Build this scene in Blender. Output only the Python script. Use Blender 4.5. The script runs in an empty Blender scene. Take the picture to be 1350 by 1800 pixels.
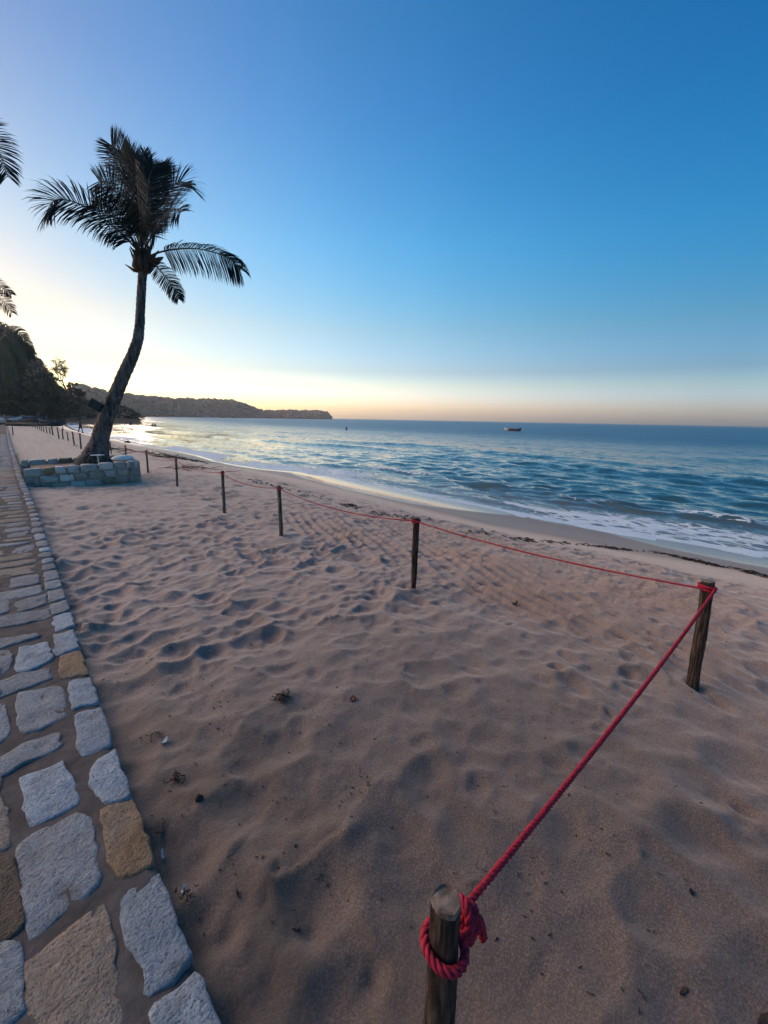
import bpy, bmesh, math, random
import numpy as np
from mathutils import Vector, Matrix

R = math.radians
sc = bpy.context.scene
col = sc.collection

# ------------------------------------------------------------------ camera
CAM_H = 1.9
FPX = 720.0                                   # focal length in pixels of the 1350x1800 photograph
YAW, PITCH, ROLL = R(42.1), R(12.75), R(1.05)
cam = bpy.data.cameras.new('camera')
cam.sensor_fit = 'VERTICAL'
cam.sensor_height = 36.0
cam.lens = 36.0 * FPX / 1800.0
cam.clip_start = 0.05
cam.clip_end = 20000.0
cam_ob = bpy.data.objects.new('camera', cam)
col.objects.link(cam_ob)
fw = Vector((math.sin(YAW) * math.cos(PITCH), math.cos(YAW) * math.cos(PITCH), -math.sin(PITCH)))
rt = Vector((math.cos(YAW), -math.sin(YAW), 0))
up = rt.cross(fw)
rt, up = rt * math.cos(ROLL) + up * math.sin(ROLL), up * math.cos(ROLL) - rt * math.sin(ROLL)
cm = Matrix((rt, up, -fw)).transposed().to_4x4()
cm.translation = Vector((0, 0, CAM_H))
cam_ob.matrix_world = cm
sc.camera = cam_ob

# ------------------------------------------------------------------ sky and sun
SUN_EL, SUN_AZ = R(6.0), R(-30.0)             # azimuth from +Y towards +X
world = bpy.data.worlds.new('World')
sc.world = world
world.use_nodes = True
wn = world.node_tree.nodes
wl = world.node_tree.links
bg = wn['Background']
sky = wn.new('ShaderNodeTexSky')
sky.sky_type = 'NISHITA'
sky.sun_disc = False
sky.sun_elevation = SUN_EL
sky.sun_rotation = SUN_AZ
sky.dust_density = 2.0
sky.ozone_density = 4.0
bw = wn.new('ShaderNodeRGBToBW')
wl.new(sky.outputs[0], bw.inputs[0])
SAT = 1.6                                     # the camera's vivid colour: away from grey, kept above zero
g1 = wn.new('ShaderNodeVectorMath')
g1.operation = 'SCALE'
g1.inputs['Scale'].default_value = 1 - SAT
wl.new(bw.outputs[0], g1.inputs[0])
g2 = wn.new('ShaderNodeVectorMath')
g2.operation = 'MULTIPLY_ADD'
g2.inputs[1].default_value = (SAT, SAT, SAT)
wl.new(sky.outputs[0], g2.inputs[0])
wl.new(g1.outputs[0], g2.inputs[2])
hs = wn.new('ShaderNodeVectorMath')
hs.operation = 'MAXIMUM'
hs.inputs[1].default_value = (.002, .002, .002)
wl.new(g2.outputs[0], hs.inputs[0])
tc = wn.new('ShaderNodeTexCoord')
sp = wn.new('ShaderNodeSeparateXYZ')
wl.new(tc.outputs['Generated'], sp.inputs[0])
asn = wn.new('ShaderNodeMath')
asn.operation = 'ARCSINE'
wl.new(sp.outputs['Z'], asn.inputs[0])
mr = wn.new('ShaderNodeMapRange')
mr.inputs['From Min'].default_value = 0.0
mr.inputs['From Max'].default_value = R(60)
wl.new(asn.outputs[0], mr.inputs['Value'])
cr = wn.new('ShaderNodeValToRGB')             # the colour of low, dusty air against the high air, same all round
grade = [(0.0, (7.8, 7.5, 15)), (1.2, (8.6, 6.8, 11)), (2.5, (7.9, 5.4, 7.6)), (4.2, (7.3, 3.9, 3.9)), (6, (5.75, 2.62, 2.54)), (11, (7.2, 2.4, 1.93)), (20, (6.5, 2.4, 2.11)),
         (32, (5.8, 1.9, 1.95)), (60, (4.5, 1.3, 1.35))]
while len(cr.color_ramp.elements) < len(grade):
    cr.color_ramp.elements.new(0.5)
for e, (el, c) in zip(cr.color_ramp.elements, grade):
    e.position = el / 60
    e.color = (c[0] / 16, c[1] / 16, c[2] / 16, 1)
wl.new(mr.outputs[0], cr.inputs[0])
mx = wn.new('ShaderNodeMix')
mx.data_type = 'RGBA'
mx.blend_type = 'MULTIPLY'
mx.inputs[0].default_value = 1.0
wl.new(hs.outputs[0], mx.inputs[6])
wl.new(cr.outputs[0], mx.inputs[7])
# warm aureole of the dusty air on the sun's side
dt = wn.new('ShaderNodeVectorMath')
dt.operation = 'DOT_PRODUCT'
wl.new(tc.outputs['Generated'], dt.inputs[0])
dt.inputs[1].default_value = (math.sin(SUN_AZ) * math.cos(SUN_EL), math.cos(SUN_AZ) * math.cos(SUN_EL), math.sin(SUN_EL))
ma = wn.new('ShaderNodeMapRange')
ma.inputs['From Min'].default_value = math.cos(R(110))
ma.inputs['From Max'].default_value = 1.0
wl.new(dt.outputs['Value'], ma.inputs['Value'])
ca_ = wn.new('ShaderNodeValToRGB')
au = [0, .15, .3, .45, .6, .7, .8, .9, 1.0]
while len(ca_.color_ramp.elements) < len(au):
    ca_.color_ramp.elements.new(0.5)
for e, t in zip(ca_.color_ramp.elements, au):
    e.position = t
    e.color = (*[(a ** t) * (b ** (t ** 3)) / 4 for a, b in ((6.8, .07), (4.55, .2), (3.3, .19))], 1)
wl.new(ma.outputs[0], ca_.inputs[0])
mx2 = wn.new('ShaderNodeMix')
mx2.data_type = 'RGBA'
mx2.blend_type = 'MULTIPLY'
mx2.inputs[0].default_value = 1.0
wl.new(mx.outputs[2], mx2.inputs[6])
wl.new(ca_.outputs[0], mx2.inputs[7])
vm = wn.new('ShaderNodeVectorMath')
vm.operation = 'SCALE'
vm.inputs['Scale'].default_value = 16.0 * 4.0 / 3.0
wl.new(mx2.outputs[2], vm.inputs[0])
wl.new(vm.outputs[0], bg.inputs[0])
bg.inputs[1].default_value = 0.12
sun = bpy.data.lights.new('sun', 'SUN')
sun.energy = 2.55
sun.angle = R(84)           # after sunset behind the hill: the light comes from the whole glow, without hard shadows
sun.color = (1.0, 0.77, 0.60)
sun_ob = bpy.data.objects.new('sun', sun)
col.objects.link(sun_ob)
sd = Vector((math.sin(SUN_AZ) * math.cos(SUN_EL), math.cos(SUN_AZ) * math.cos(SUN_EL), math.sin(SUN_EL)))
sun_ob.rotation_euler = sd.to_track_quat('Z', 'Y').to_euler()
sc.view_settings.view_transform = 'Standard'
sc.view_settings.look = 'None'
sc.view_settings.exposure = 1.58
sc.view_settings.gamma = 1.0
sc.view_settings.use_curve_mapping = False

# ------------------------------------------------------------------ geometry helpers
rng = np.random.default_rng(7)
random.seed(7)
VIEW = {}


def ray(px, py):
    d = rt * ((px - 675) / FPX) + up * ((900 - py) / FPX) + fw
    return np.array(d)


def on_plane(px, py, z):
    d = ray(px, py)
    return np.array([0, 0, CAM_H]) + d * ((z - CAM_H) / d[2])


def at_range(px, py, dist):
    d = ray(px, py)
    return np.array([0, 0, CAM_H]) + d * (dist / math.hypot(d[0], d[1]))


def at_depth(px, py, depth):
    return np.array([0, 0, CAM_H]) + ray(px, py) * depth


def _hash(ix, iy, seed):
    n = (ix.astype(np.int64) * 374761393 + iy.astype(np.int64) * 668265263 + seed * 1442695041) & 0xFFFFFFFF
    n = ((n ^ (n >> 13)) * 1274126177) & 0xFFFFFFFF
    n = ((n ^ (n >> 16)) * 2246822519) & 0xFFFFFFFF
    return ((n ^ (n >> 15)) & 0xFFFFFF) / float(0xFFFFFF)


def vnoise(x, y, seed=0):
    x, y = np.asarray(x, float), np.asarray(y, float)
    ix, iy = np.floor(x), np.floor(y)
    fx, fy = x - ix, y - iy
    fx = fx * fx * fx * (fx * (fx * 6 - 15) + 10)
    fy = fy * fy * fy * (fy * (fy * 6 - 15) + 10)
    a, b = _hash(ix, iy, seed), _hash(ix + 1, iy, seed)
    c, d = _hash(ix, iy + 1, seed), _hash(ix + 1, iy + 1, seed)
    return (a + (b - a) * fx) * (1 - fy) + (c + (d - c) * fx) * fy - 0.5


def fbm(x, y, seed=0, octaves=4):
    s, a = 0, 1.0
    for o in range(octaves):
        s = s + a * vnoise(x * 2 ** o, y * 2 ** o, seed + o * 17)
        a *= 0.5
    return s


def worley(x, y, seed=0):
    ix, iy = np.floor(x), np.floor(y)
    f1 = np.full(np.shape(x), 9.0)
    f2 = f1.copy()
    cid = np.zeros(np.shape(x))
    for dx in (-1, 0, 1):
        for dy in (-1, 0, 1):
            cx, cy = ix + dx, iy + dy
            d = np.hypot(cx + _hash(cx, cy, seed) - x, cy + _hash(cx, cy, seed + 5) - y)
            near = d < f1
            f2 = np.where(near, f1, np.minimum(f2, d))
            cid = np.where(near, _hash(cx, cy, seed + 9), cid)
            f1 = np.where(near, d, f1)
    return f1, f2, cid


def sstep(a, b, x):
    t = np.clip((np.asarray(x, float) - a) / (b - a), 0, 1)
    return t * t * (3 - 2 * t)


def build(name, verts, faces, mat=None, parent=None, smooth=True, loc=None, attrs=None):
    """link one mesh object from arrays; faces: list or (n,k) array"""
    me = bpy.data.meshes.new(name)
    verts = np.asarray(verts, float).reshape(-1, 3)
    if isinstance(faces, np.ndarray):
        k = faces.shape[1]
        n = len(faces)
        me.vertices.add(len(verts))
        me.vertices.foreach_set('co', verts.ravel())
        me.loops.add(n * k)
        me.loops.foreach_set('vertex_index', faces.astype(np.int32).ravel())
        me.polygons.add(n)
        me.polygons.foreach_set('loop_start', np.arange(0, n * k, k, dtype=np.int32))
        me.update(calc_edges=True)
    else:
        me.from_pydata([tuple(v) for v in verts], [], [tuple(int(i) for i in f) for f in faces])
        me.update()
    if smooth:
        me.polygons.foreach_set('use_smooth', np.ones(len(me.polygons), bool))
    for an, av in (attrs or {}).items():
        a = me.attributes.new(an, 'FLOAT', 'POINT')
        a.data.foreach_set('value', np.asarray(av, np.float32).ravel())
    if mat:
        me.materials.append(mat)
    return link(name, me, parent, loc)


def link(name, me, parent=None, loc=None):
    o = bpy.data.objects.new(name, me)
    col.objects.link(o)
    if parent:
        o.parent = parent
    if loc is not None:
        o.location = loc
    return o


def thing(name, label, cat, loc=(0, 0, 0), group=None, rotz=0.0):
    o = bpy.data.objects.new(name, None)
    o.empty_display_size = 0.1
    col.objects.link(o)
    o.location = loc
    o.rotation_euler = (0, 0, rotz)
    return tag(o, label, cat, group)


def tag(o, label, cat, group=None):
    o['label'] = label
    o['category'] = cat
    if group:
        o['group'] = group
    return o


def kind(o, k):
    o['kind'] = k
    return o


def copy_tree(o):
    c = o.copy()
    col.objects.link(c)
    for ch in o.children:
        d = ch.copy()
        col.objects.link(d)
        d.parent = c
        for g in ch.children:
            e = g.copy()
            col.objects.link(e)
            e.parent = d
    return c


class MB:
    """collects pieces, then links them as one mesh"""

    def __init__(self):
        self.v, self.f, self.n = [], [], 0

    def add(self, verts, faces):
        verts = np.asarray(verts, float).reshape(-1, 3)
        self.v.append(verts)
        self.f += [tuple(int(i) + self.n for i in f) for f in faces]
        self.n += len(verts)

    def tube(self, pts, rad, sides=8, cap=True):
        pts = np.asarray(pts, float)
        n = len(pts)
        rad = np.broadcast_to(np.asarray(rad, float), (n,))
        tan = np.gradient(pts, axis=0)
        tan /= np.linalg.norm(tan, axis=1)[:, None] + 1e-9
        ref = np.array([0, 0, 1.0]) if abs(tan[0][2]) < 0.9 else np.array([1.0, 0, 0])
        a = np.cross(tan[0], ref)
        a /= np.linalg.norm(a)
        vs = []
        for i in range(n):
            a = a - tan[i] * np.dot(a, tan[i])
            a /= np.linalg.norm(a) + 1e-9
            b = np.cross(tan[i], a)
            for k in range(sides):
                t = 2 * math.pi * k / sides
                vs.append(pts[i] + rad[i] * (math.cos(t) * a + math.sin(t) * b))
        fs = []
        for i in range(n - 1):
            for k in range(sides):
                k2 = (k + 1) % sides
                fs.append((i * sides + k, i * sides + k2, (i + 1) * sides + k2, (i + 1) * sides + k))
        if cap:
            fs.append(tuple(range(sides))[::-1])
            fs.append(tuple((n - 1) * sides + k for k in range(sides)))
        self.add(vs, fs)

    def box(self, c, s, rotz=0.0, tilt=None):
        c = np.asarray(c, float)
        v = np.array([(x, y, z) for z in (-.5, .5) for y in (-.5, .5) for x in (-.5, .5)]) * np.asarray(s, float)
        if tilt is not None:
            v = v @ np.array(tilt.to_3x3()).T
        ca, sa = math.cos(rotz), math.sin(rotz)
        v = v @ np.array([[ca, sa, 0], [-sa, ca, 0], [0, 0, 1]])
        self.add(v + c, [(0, 2, 3, 1), (4, 5, 7, 6), (0, 1, 5, 4), (2, 6, 7, 3), (0, 4, 6, 2), (1, 3, 7, 5)])

    def link(self, name, mat, parent=None, smooth=True, loc=None):
        return build(name, np.concatenate(self.v), self.f, mat, parent, smooth, loc)


def spline(pts, n):
    """Catmull-Rom through points of any dimension"""
    p = np.asarray(pts, float)
    p = np.vstack([2 * p[0] - p[1], p, 2 * p[-1] - p[-2]])
    m = len(p) - 3
    out = []
    for t in np.linspace(0, m, n):
        i = min(int(t), m - 1)
        u = t - i
        a, b, c, d = p[i:i + 4]
        out.append(0.5 * (2 * b + (c - a) * u + (2 * a - 5 * b + 4 * c - d) * u * u + (3 * b - a - 3 * c + d) * u ** 3))
    return np.array(out)


_ico = {}


def ico(sub):
    if sub not in _ico:
        bm = bmesh.new()
        bmesh.ops.create_icosphere(bm, subdivisions=sub, radius=1.0)
        _ico[sub] = (np.array([v.co[:] for v in bm.verts]), [tuple(v.index for v in f.verts) for f in bm.faces])
        bm.free()
    return _ico[sub]


def grid_faces(nx, ny):
    i = np.arange(nx * ny).reshape(ny, nx)
    return np.stack([i[:-1, :-1], i[:-1, 1:], i[1:, 1:], i[1:, :-1]], -1).reshape(-1, 4)


# ------------------------------------------------------------------ material helpers
class Mat:
    def __init__(self, name, rough=0.8, spec=0.3):
        self.m = bpy.data.materials.new(name)
        self.m.use_nodes = True
        self.t = self.m.node_tree
        self.b = self.t.nodes['Principled BSDF']
        self.b.inputs['Roughness'].default_value = rough
        self.b.inputs['Specular IOR Level'].default_value = spec
        self._pos = None

    def node(self, typ, **kw):
        n = self.t.nodes.new(typ)
        for k, v in kw.items():
            setattr(n, k, v)
        return n

    def put(self, sock, v):
        if hasattr(v, 'is_output') or isinstance(v, bpy.types.NodeSocket):
            self.t.links.new(v, sock)
        else:
            if isinstance(v, (tuple, list)) and len(v) == 3 and sock.type == 'RGBA':
                v = (*v, 1)
            sock.default_value = v

    def pos(self, scale=(1, 1, 1), space='Object', rot=(0, 0, 0)):
        t = self.node('ShaderNodeTexCoord')
        m = self.node('ShaderNodeMapping')
        m.inputs['Scale'].default_value = scale
        m.inputs['Rotation'].default_value = rot
        self.put(m.inputs[0], t.outputs[space])
        return m.outputs[0]

    def noise(self, vec, scale, detail=4, rough=0.55, dist=0.0):
        n = self.node('ShaderNodeTexNoise')
        self.put(n.inputs['Vector'], vec)
        n.inputs['Scale'].default_value = scale
        n.inputs['Detail'].default_value = detail
        n.inputs['Roughness'].default_value = rough
        n.inputs['Distortion'].default_value = dist
        return n.outputs[0]

    def voro(self, vec, scale, feature='F1'):
        n = self.node('ShaderNodeTexVoronoi', feature=feature)
        self.put(n.inputs['Vector'], vec)
        n.inputs['Scale'].default_value = scale
        return n.outputs[0]

    def ramp(self, v, stops):
        n = self.node('ShaderNodeValToRGB')
        el = n.color_ramp.elements
        while len(el) < len(stops):
            el.new(0.5)
        for e, (p, c) in zip(el, stops):
            e.position = p
            e.color = (c, c, c, 1) if isinstance(c, (int, float)) else (*c, 1)
        self.put(n.inputs[0], v)
        return n.outputs[0]

    def mix(self, f, a, b, mode='MIX'):
        n = self.node('ShaderNodeMix', data_type='RGBA', blend_type=mode)
        self.put(n.inputs[0], f)
        self.put(n.inputs[6], a)
        self.put(n.inputs[7], b)
        return n.outputs[2]

    def math(self, op, a, b=0.0, clamp=False):
        n = self.node('ShaderNodeMath', operation=op, use_clamp=clamp)
        self.put(n.inputs[0], a)
        self.put(n.inputs[1], b)
        return n.outputs[0]

    def attr(self, name):
        return self.node('ShaderNodeAttribute', attribute_name=name).outputs['Fac']

    def rand(self):
        return self.node('ShaderNodeObjectInfo').outputs['Random']

    def bump(self, h, strength=0.5, dist=0.01, prev=None):
        n = self.node('ShaderNodeBump')
        n.inputs['Strength'].default_value = strength
        n.inputs['Distance'].default_value = dist
        self.put(n.inputs['Height'], h)
        if prev is not None:
            self.put(n.inputs['Normal'], prev)
        return n.outputs[0]

    def base(self, c):
        self.put(self.b.inputs['Base Color'], c)

    def rough(self, c):
        self.put(self.b.inputs['Roughness'], c)

    def normal(self, c):
        self.put(self.b.inputs['Normal'], c)


def plain(name, c, rough=0.7, var=0.25, scale=6.0, bump=0.0, spec=0.3, space='Object'):
    m = Mat(name, rough, spec)
    p = m.pos(space=space)
    n = m.noise(p, scale, 5)
    lo = tuple(x * (1 - var) for x in c)
    hi = tuple(x * (1 + var) for x in c)
    m.base(m.ramp(n, [(0.3, lo), (0.7, hi)]))
    if bump:
        m.normal(m.bump(n, 0.6, bump))
    return m.m


# ------------------------------------------------------------------ shared layout of the beach
SEA_Z = -0.95
SHORE = np.array([(-400, 16), (-60, 14), (-5, 12.7), (0.7, 12.3), (1.8, 12.05), (3.5, 11.8), (5.5, 11.5), (8.2, 11.6), (12, 11.6), (17, 11.7),
                  (19, 11.4), (21.7, 10.3), (24, 9.9), (27, 9.7), (31.5, 10.1), (36, 9.9), (44, 9.5), (49, 9.27), (55, 9.2), (67, 8.8),
                  (76, 8.5), (95, 8.9), (130, 10.8), (157, 13.1), (222, 19.7), (334, 30.7), (500, 45), (700, 80)])
EDGE = np.array([(-30, .25), (.9, .24), (1.6, .214), (2.5, .201), (9, .19), (15, .1), (32, -.03), (60, -.15), (82, -.35), (92, -1.6), (98, -5)])


def shore_x(y):
    return np.interp(y, SHORE[:, 0], SHORE[:, 1])


def edge_x(y):
    return np.interp(y, EDGE[:, 0], EDGE[:, 1])


def walk_z(y):
    return 0.065 + 0.125 * sstep(5, 13, y)


PLANT = (0.1, 2.65, 13.42, 16.0)               # the planter round the palm: x0, x1, y0, y1


def sand_base(x, y):
    xs = shore_x(y)
    x0 = 4.2 + 0.5 * vnoise(y * .15, y * 0 + 3.3, 5)
    t = np.maximum((x - x0) / (xs - x0), 0)
    tc_ = np.minimum(t, 1)
    z = -0.84 * (tc_ * tc_ * (3 - 2 * tc_)) - 0.11 * tc_
    z = z - np.maximum(x - xs, 0) * 0.07
    # sand banked up against the promenade and the planter's landward corner
    z = z + 0.10 * sstep(6, 13, y) * np.exp(-np.maximum(x - .1, 0) / .9)
    z = z + 0.02 * np.exp(-np.maximum(x - .2, 0) / .35) * (1 - sstep(6, 12, y))
    # the beach climbs to the foot of the wooded hill
    z = z + sstep(90, 190, y + 0.9 * np.maximum(-x, 0)) * 1.3 * (1 - sstep(.3, 1.0, t))
    return z


PITS = []
_pr = np.random.default_rng(21)
for _ in range(26):
    PITS.append((_pr.uniform(.3, 3.4), _pr.uniform(.7, 3.4), _pr.uniform(.035, .085), _pr.uniform(.006, .016), _pr.uniform(0, 3.14), _pr.uniform(1.1, 2.0)))
for _ in range(20):
    PITS.append((_pr.uniform(2.2, 4.6), _pr.uniform(-1.0, 1.4), _pr.uniform(.06, .12), _pr.uniform(.015, .03), _pr.uniform(0, 3.14), _pr.uniform(1.1, 1.8)))
for (px, py, r_, d_) in [(560, 1545, .20, .055), (690, 1480, .16, .03), (550, 1640, .05, .03), (660, 1700, .05, .03), (485, 1535, .035, .02), (820, 1170, .14, .03),
                         (925, 1150, .07, .02), (1255, 1400, .17, .05), (1225, 1470, .15, .045), (1310, 1350, .17, .05), (940, 1390, .10, .03), (655, 1110, .1, .02),
                         (430, 1350, .09, .025), (600, 1790, .22, .05), (1110, 1540, .08, .02)]:
    g = on_plane(px, py, 0)
    PITS.append((g[0], g[1], r_, d_ * .42, _pr.uniform(0, 3.14), _pr.uniform(1.1, 1.5)))


for (px, py) in [(1220, 1208), (727, 1033), (494, 941), (394, 898), (311, 853)]:      # scoured round the posts
    g = on_plane(px, py, 0)
    PITS.append((g[0] + .01, g[1] - .02, .075, .024, _pr.uniform(0, 3.14), 1.15))


def sand_relief(x, y):
    """trampled, raked and pitted surface, without the base slope"""
    wx = x + .16 * vnoise(x * 1.9, y * 1.9, 41) + .05 * vnoise(x * 6, y * 6, 42)
    wy = y + .16 * vnoise(x * 1.9, y * 1.9, 43) + .05 * vnoise(x * 6, y * 6, 44)
    xs = shore_x(y)
    u = x - xs
    dry = 1 - sstep(-4.6, -3.6, u + .7 * vnoise(x * .8, y * .8, 50))
    tr = sstep(2.1, 3.7, y + 1.1 * fbm(x * .9, y * .9, 60, 3) + 0.35 * np.maximum(x - 3.2, 0) * 4)
    tr = np.maximum(tr, sstep(3.4, 4.0, x + .4 * vnoise(x, y, 61)))
    tr = 0.32 + 0.68 * tr
    near_edge = (1 - sstep(.3, 1.1, x)) * (1 - sstep(1.6, 3, y))
    f1, f2, cid = worley(wx / .275, wy / .25, 3)
    bowls = (np.minimum(f1, 1.0) ** 1.6 - .45) * .090 * (.2 + cid)
    g1, g2, gid = worley(wx / .125 + 9, wy / .12, 4)
    small = (np.minimum(g1, 1.0) ** 1.5 - .4) * .036 * (.1 + gid)
    rk = sstep(3.2, 3.9, x) * (1 - sstep(6.0, 7.2, x)) * (1 - sstep(5, 9, y)) * sstep(-.3, 1.0, y)
    bowls = bowls * np.clip(1.0 + 1.2 * vnoise(x * .8, y * .8, 71), .55, 1.5) * (1 - .30 * rk)
    h = tr * dry * (bowls + small * (.5 + .9 * (vnoise(x * .7, y * .7, 70) + .5)))
    h = h + dry * .035 * fbm(x * 1.1, y * 1.3, 80, 2) + .020 * dry * fbm(x * 3.1, y * 3.6, 90, 3) * (.35 + .65 * tr)
    h = h + dry * .035 * fbm(x * .35, y * .35, 95, 2)
    # rake marks between the posts and the wrack line
    rk = sstep(3.2, 3.9, x) * (1 - sstep(6.0, 7.2, x)) * (1 - sstep(5, 9, y)) * sstep(-.3, 1.0, y)
    w = (x * .94 - y * .33) / .17 + .55 * vnoise(x * 1.2, y * .8, 101)
    h = h + rk * .028 * (1 - 2 * np.abs(np.sin(math.pi * w)) ** .7) * (.5 + vnoise(x * 1.5, y * .9, 102) + .4)
    h = h + dry * .022 * fbm(x * 4.2, y * 4.2, 97, 3) * (1 - tr * .5) + dry * (1 - tr) * (np.minimum(f1, 1.0) ** 1.5 - .4) * .022 * cid
    h = h + near_edge * .008 * fbm(x * 14, y * 14, 111, 3) + dry * .0035 * fbm(x * 22, y * 22, 121, 2) * np.exp(-np.maximum(y - 2, 0) / 4)
    for (cx_, cy_, r_, d_, a_, e_) in PITS:
        m = (np.abs(x - cx_) < 4 * r_) & (np.abs(y - cy_) < 4 * r_)
        if not m.any():
            continue
        dx, dy = x[m] - cx_, y[m] - cy_
        p, q = dx * math.cos(a_) + dy * math.sin(a_), (-dx * math.sin(a_) + dy * math.cos(a_)) * e_
        rr = np.hypot(p, q) / r_
        rr = rr * (1 + .35 * vnoise(dx / r_ * 1.3 + cx_ * 7, dy / r_ * 1.3, 130))
        hh = h[m]
        hh += d_ * (-np.exp(-(rr ** 2.6)) + .42 * np.exp(-((rr - 1.45) / .5) ** 2))
        h[m] = hh
    wet = sstep(-4, -2.5, u)
    h = h + wet * .010 * fbm(x * .6, y * .35, 140, 2) * (1 - sstep(-1.2, -.2, u))
    return h


def sand_z(x, y):
    x, y = np.atleast_1d(np.asarray(x, float)), np.atleast_1d(np.asarray(y, float))
    return sand_base(x, y) + sand_relief(x, y)


def sand_at(x, y):
    return float(sand_z([x], [y])[0])


def on_sand(px, py):
    """the point of the sand seen at a pixel"""
    z = 0.0
    for _ in range(6):
        g = on_plane(px, py, z)
        z = float(sand_base(np.array([g[0]]), np.array([g[1]]))[0])
    g = on_plane(px, py, z)
    return g[0], g[1]


# ------------------------------------------------------------------ materials of the setting
def mat_sand():
    m = Mat('beach_sand', .9, .25)
    p = m.pos()
    grain = m.noise(p, 330, 3, .7)
    grain2 = m.noise(p, 130, 2, .7)
    patch = m.noise(p, 1.3, 4)
    c = m.ramp(grain, [(.30, (.145, .102, .085)), (.5, (.262, .190, .158)), (.70, (.42, .322, .275))])
    c = m.mix(m.ramp(grain2, [(.40, .75), (.53, 0)]), c, (.12, .078, .062))
    c = m.mix(m.ramp(grain2, [(.55, 0), (.64, .65)]), c, (.46, .36, .31))
    c = m.mix(m.ramp(patch, [(.35, 0), (.7, .35)]), c, (.30, .215, .175))
    speck = m.voro(p, 95)
    c = m.mix(m.ramp(speck, [(.06, .55), (.10, 0)]), c, (.06, .045, .04))
    c = m.mix(m.math('MULTIPLY', m.attr('brown'), m.ramp(m.noise(p, 2.2, 5), [(.35, .25), (.65, .9)])), c, (.21, .135, .085))
    wet = m.attr('wet')
    c = m.mix(wet, c, m.mix(1.0, c, (.72, .66, .62), 'MULTIPLY'))
    painted_falloff = m.math('MULTIPLY', m.attr('painted_falloff'), m.ramp(m.noise(p, 1.6, 4), [(.3, .75), (.65, 1.0)]))  # lens and tone darkening of the foreground, painted into the sand colour
    m.base(m.mix(painted_falloff, m.mix(wet, c, m.mix(1.0, c, (.72, .66, .62), 'MULTIPLY')), m.mix(1.0, c, (.36, .355, .36), 'MULTIPLY')))
    shine = m.attr('shine')
    r = m.mix(wet, (.92,) * 3, (.45,) * 3)
    m.rough(m.mix(shine, r, (.06,) * 3))
    m.put(m.b.inputs['Specular IOR Level'], m.math('MULTIPLY_ADD', shine, .45))
    m.put(m.b.inputs['Sheen Weight'], m.ramp(m.attr('wet'), [(0, .44), (.8, .18)]))
    m.b.inputs['Sheen Roughness'].default_value = .45
    m.put(m.b.inputs['Sheen Tint'], (1.0, .84, .72))
    b = m.bump(grain, .55, .004)
    b = m.bump(grain2, .25, .004, b)
    b = m.bump(m.noise(p, 38, 4, .6), .35, .012, b)
    nrm = m.node('ShaderNodeMix', data_type='VECTOR')
    geo = m.node('ShaderNodeNewGeometry')
    m.put(nrm.inputs[0], m.math('MULTIPLY', shine, .96))
    m.put(nrm.inputs[4], b)
    m.put(nrm.inputs[5], geo.outputs['Normal'])
    m.normal(nrm.outputs[1])
    return m.m


def mat_sea():
    m = Mat('sea_water', .05, .5)
    m.b.inputs['IOR'].default_value = 1.33
    p = m.pos()
    off = m.attr('offshore')
    foam = m.attr('foam')
    shallow = m.attr('shallow')
    deep = m.ramp(off, [(0, (.025, .075, .09)), (.3, (.009, .085, .135)), (1, (.003, .080, .155))])
    c = m.mix(shallow, deep, (.16, .15, .13))
    lace = m.voro(m.pos((1.0, .55, 1)), 3.2, 'DISTANCE_TO_EDGE')
    lace2 = m.noise(m.pos((1.4, .7, 1)), 5, 6, .7, .6)
    fm = m.math('SUBTRACT', m.math('MULTIPLY', foam, 1.55), m.math('ADD', m.math('MULTIPLY', lace2, .95), m.math('MULTIPLY', lace, 1.1)))
    fm = m.ramp(fm, [(.0, 0), (.12, 1)])
    m.base(m.mix(fm, c, (.58, .66, .70)))
    m.rough(m.mix(fm, m.ramp(off, [(0, .04), (.25, .16), (1, .36)]), (.85,) * 3))
    # ripples too small for the mesh: each tilts the surface a little, at any distance
    acc = None
    for sc_, rot, k, det in (((1.1, .55, 1), .25, (2.6, 1.05), 3), ((1.2, .6, 1), -.2, (8.0, .70), 2), ((1.0, .42, 1), .1, (.7, .60), 4), ((1.0, .3, 1), -.1, (.09, .45), 3)):
        n = m.node('ShaderNodeTexNoise')
        m.put(n.inputs['Vector'], m.pos(sc_, rot=(0, 0, rot)))
        n.inputs['Scale'].default_value = k[0]
        n.inputs['Detail'].default_value = det
        v = m.node('ShaderNodeVectorMath', operation='MULTIPLY_ADD')
        m.put(v.inputs[0], n.outputs['Color'])
        v.inputs[1].default_value = (k[1], k[1] * .7, 0)
        v.inputs[2].default_value = (-k[1] * .5, -k[1] * .35, 0)
        if acc is not None:
            w = m.node('ShaderNodeVectorMath', operation='ADD')
            m.put(w.inputs[0], acc)
            m.put(w.inputs[1], v.outputs[0])
            acc = w.outputs[0]
        else:
            acc = v.outputs[0]
    calm = m.node('ShaderNodeVectorMath', operation='SCALE')
    m.put(calm.inputs[0], acc)
    m.put(calm.inputs['Scale'], m.ramp(off, [(0, .30), (.2, .75), (1, .60)]))
    geo = m.node('ShaderNodeNewGeometry')
    w = m.node('ShaderNodeVectorMath', operation='ADD')
    m.put(w.inputs[0], geo.outputs['Normal'])
    m.put(w.inputs[1], calm.outputs[0])
    nz = m.node('ShaderNodeVectorMath', operation='NORMALIZE')
    m.put(nz.inputs[0], w.outputs[0])
    b = m.bump(m.math('MULTIPLY', fm, m.noise(p, 22, 3)), .8, .03, nz.outputs[0])
    m.normal(b)
    return m.m


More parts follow.
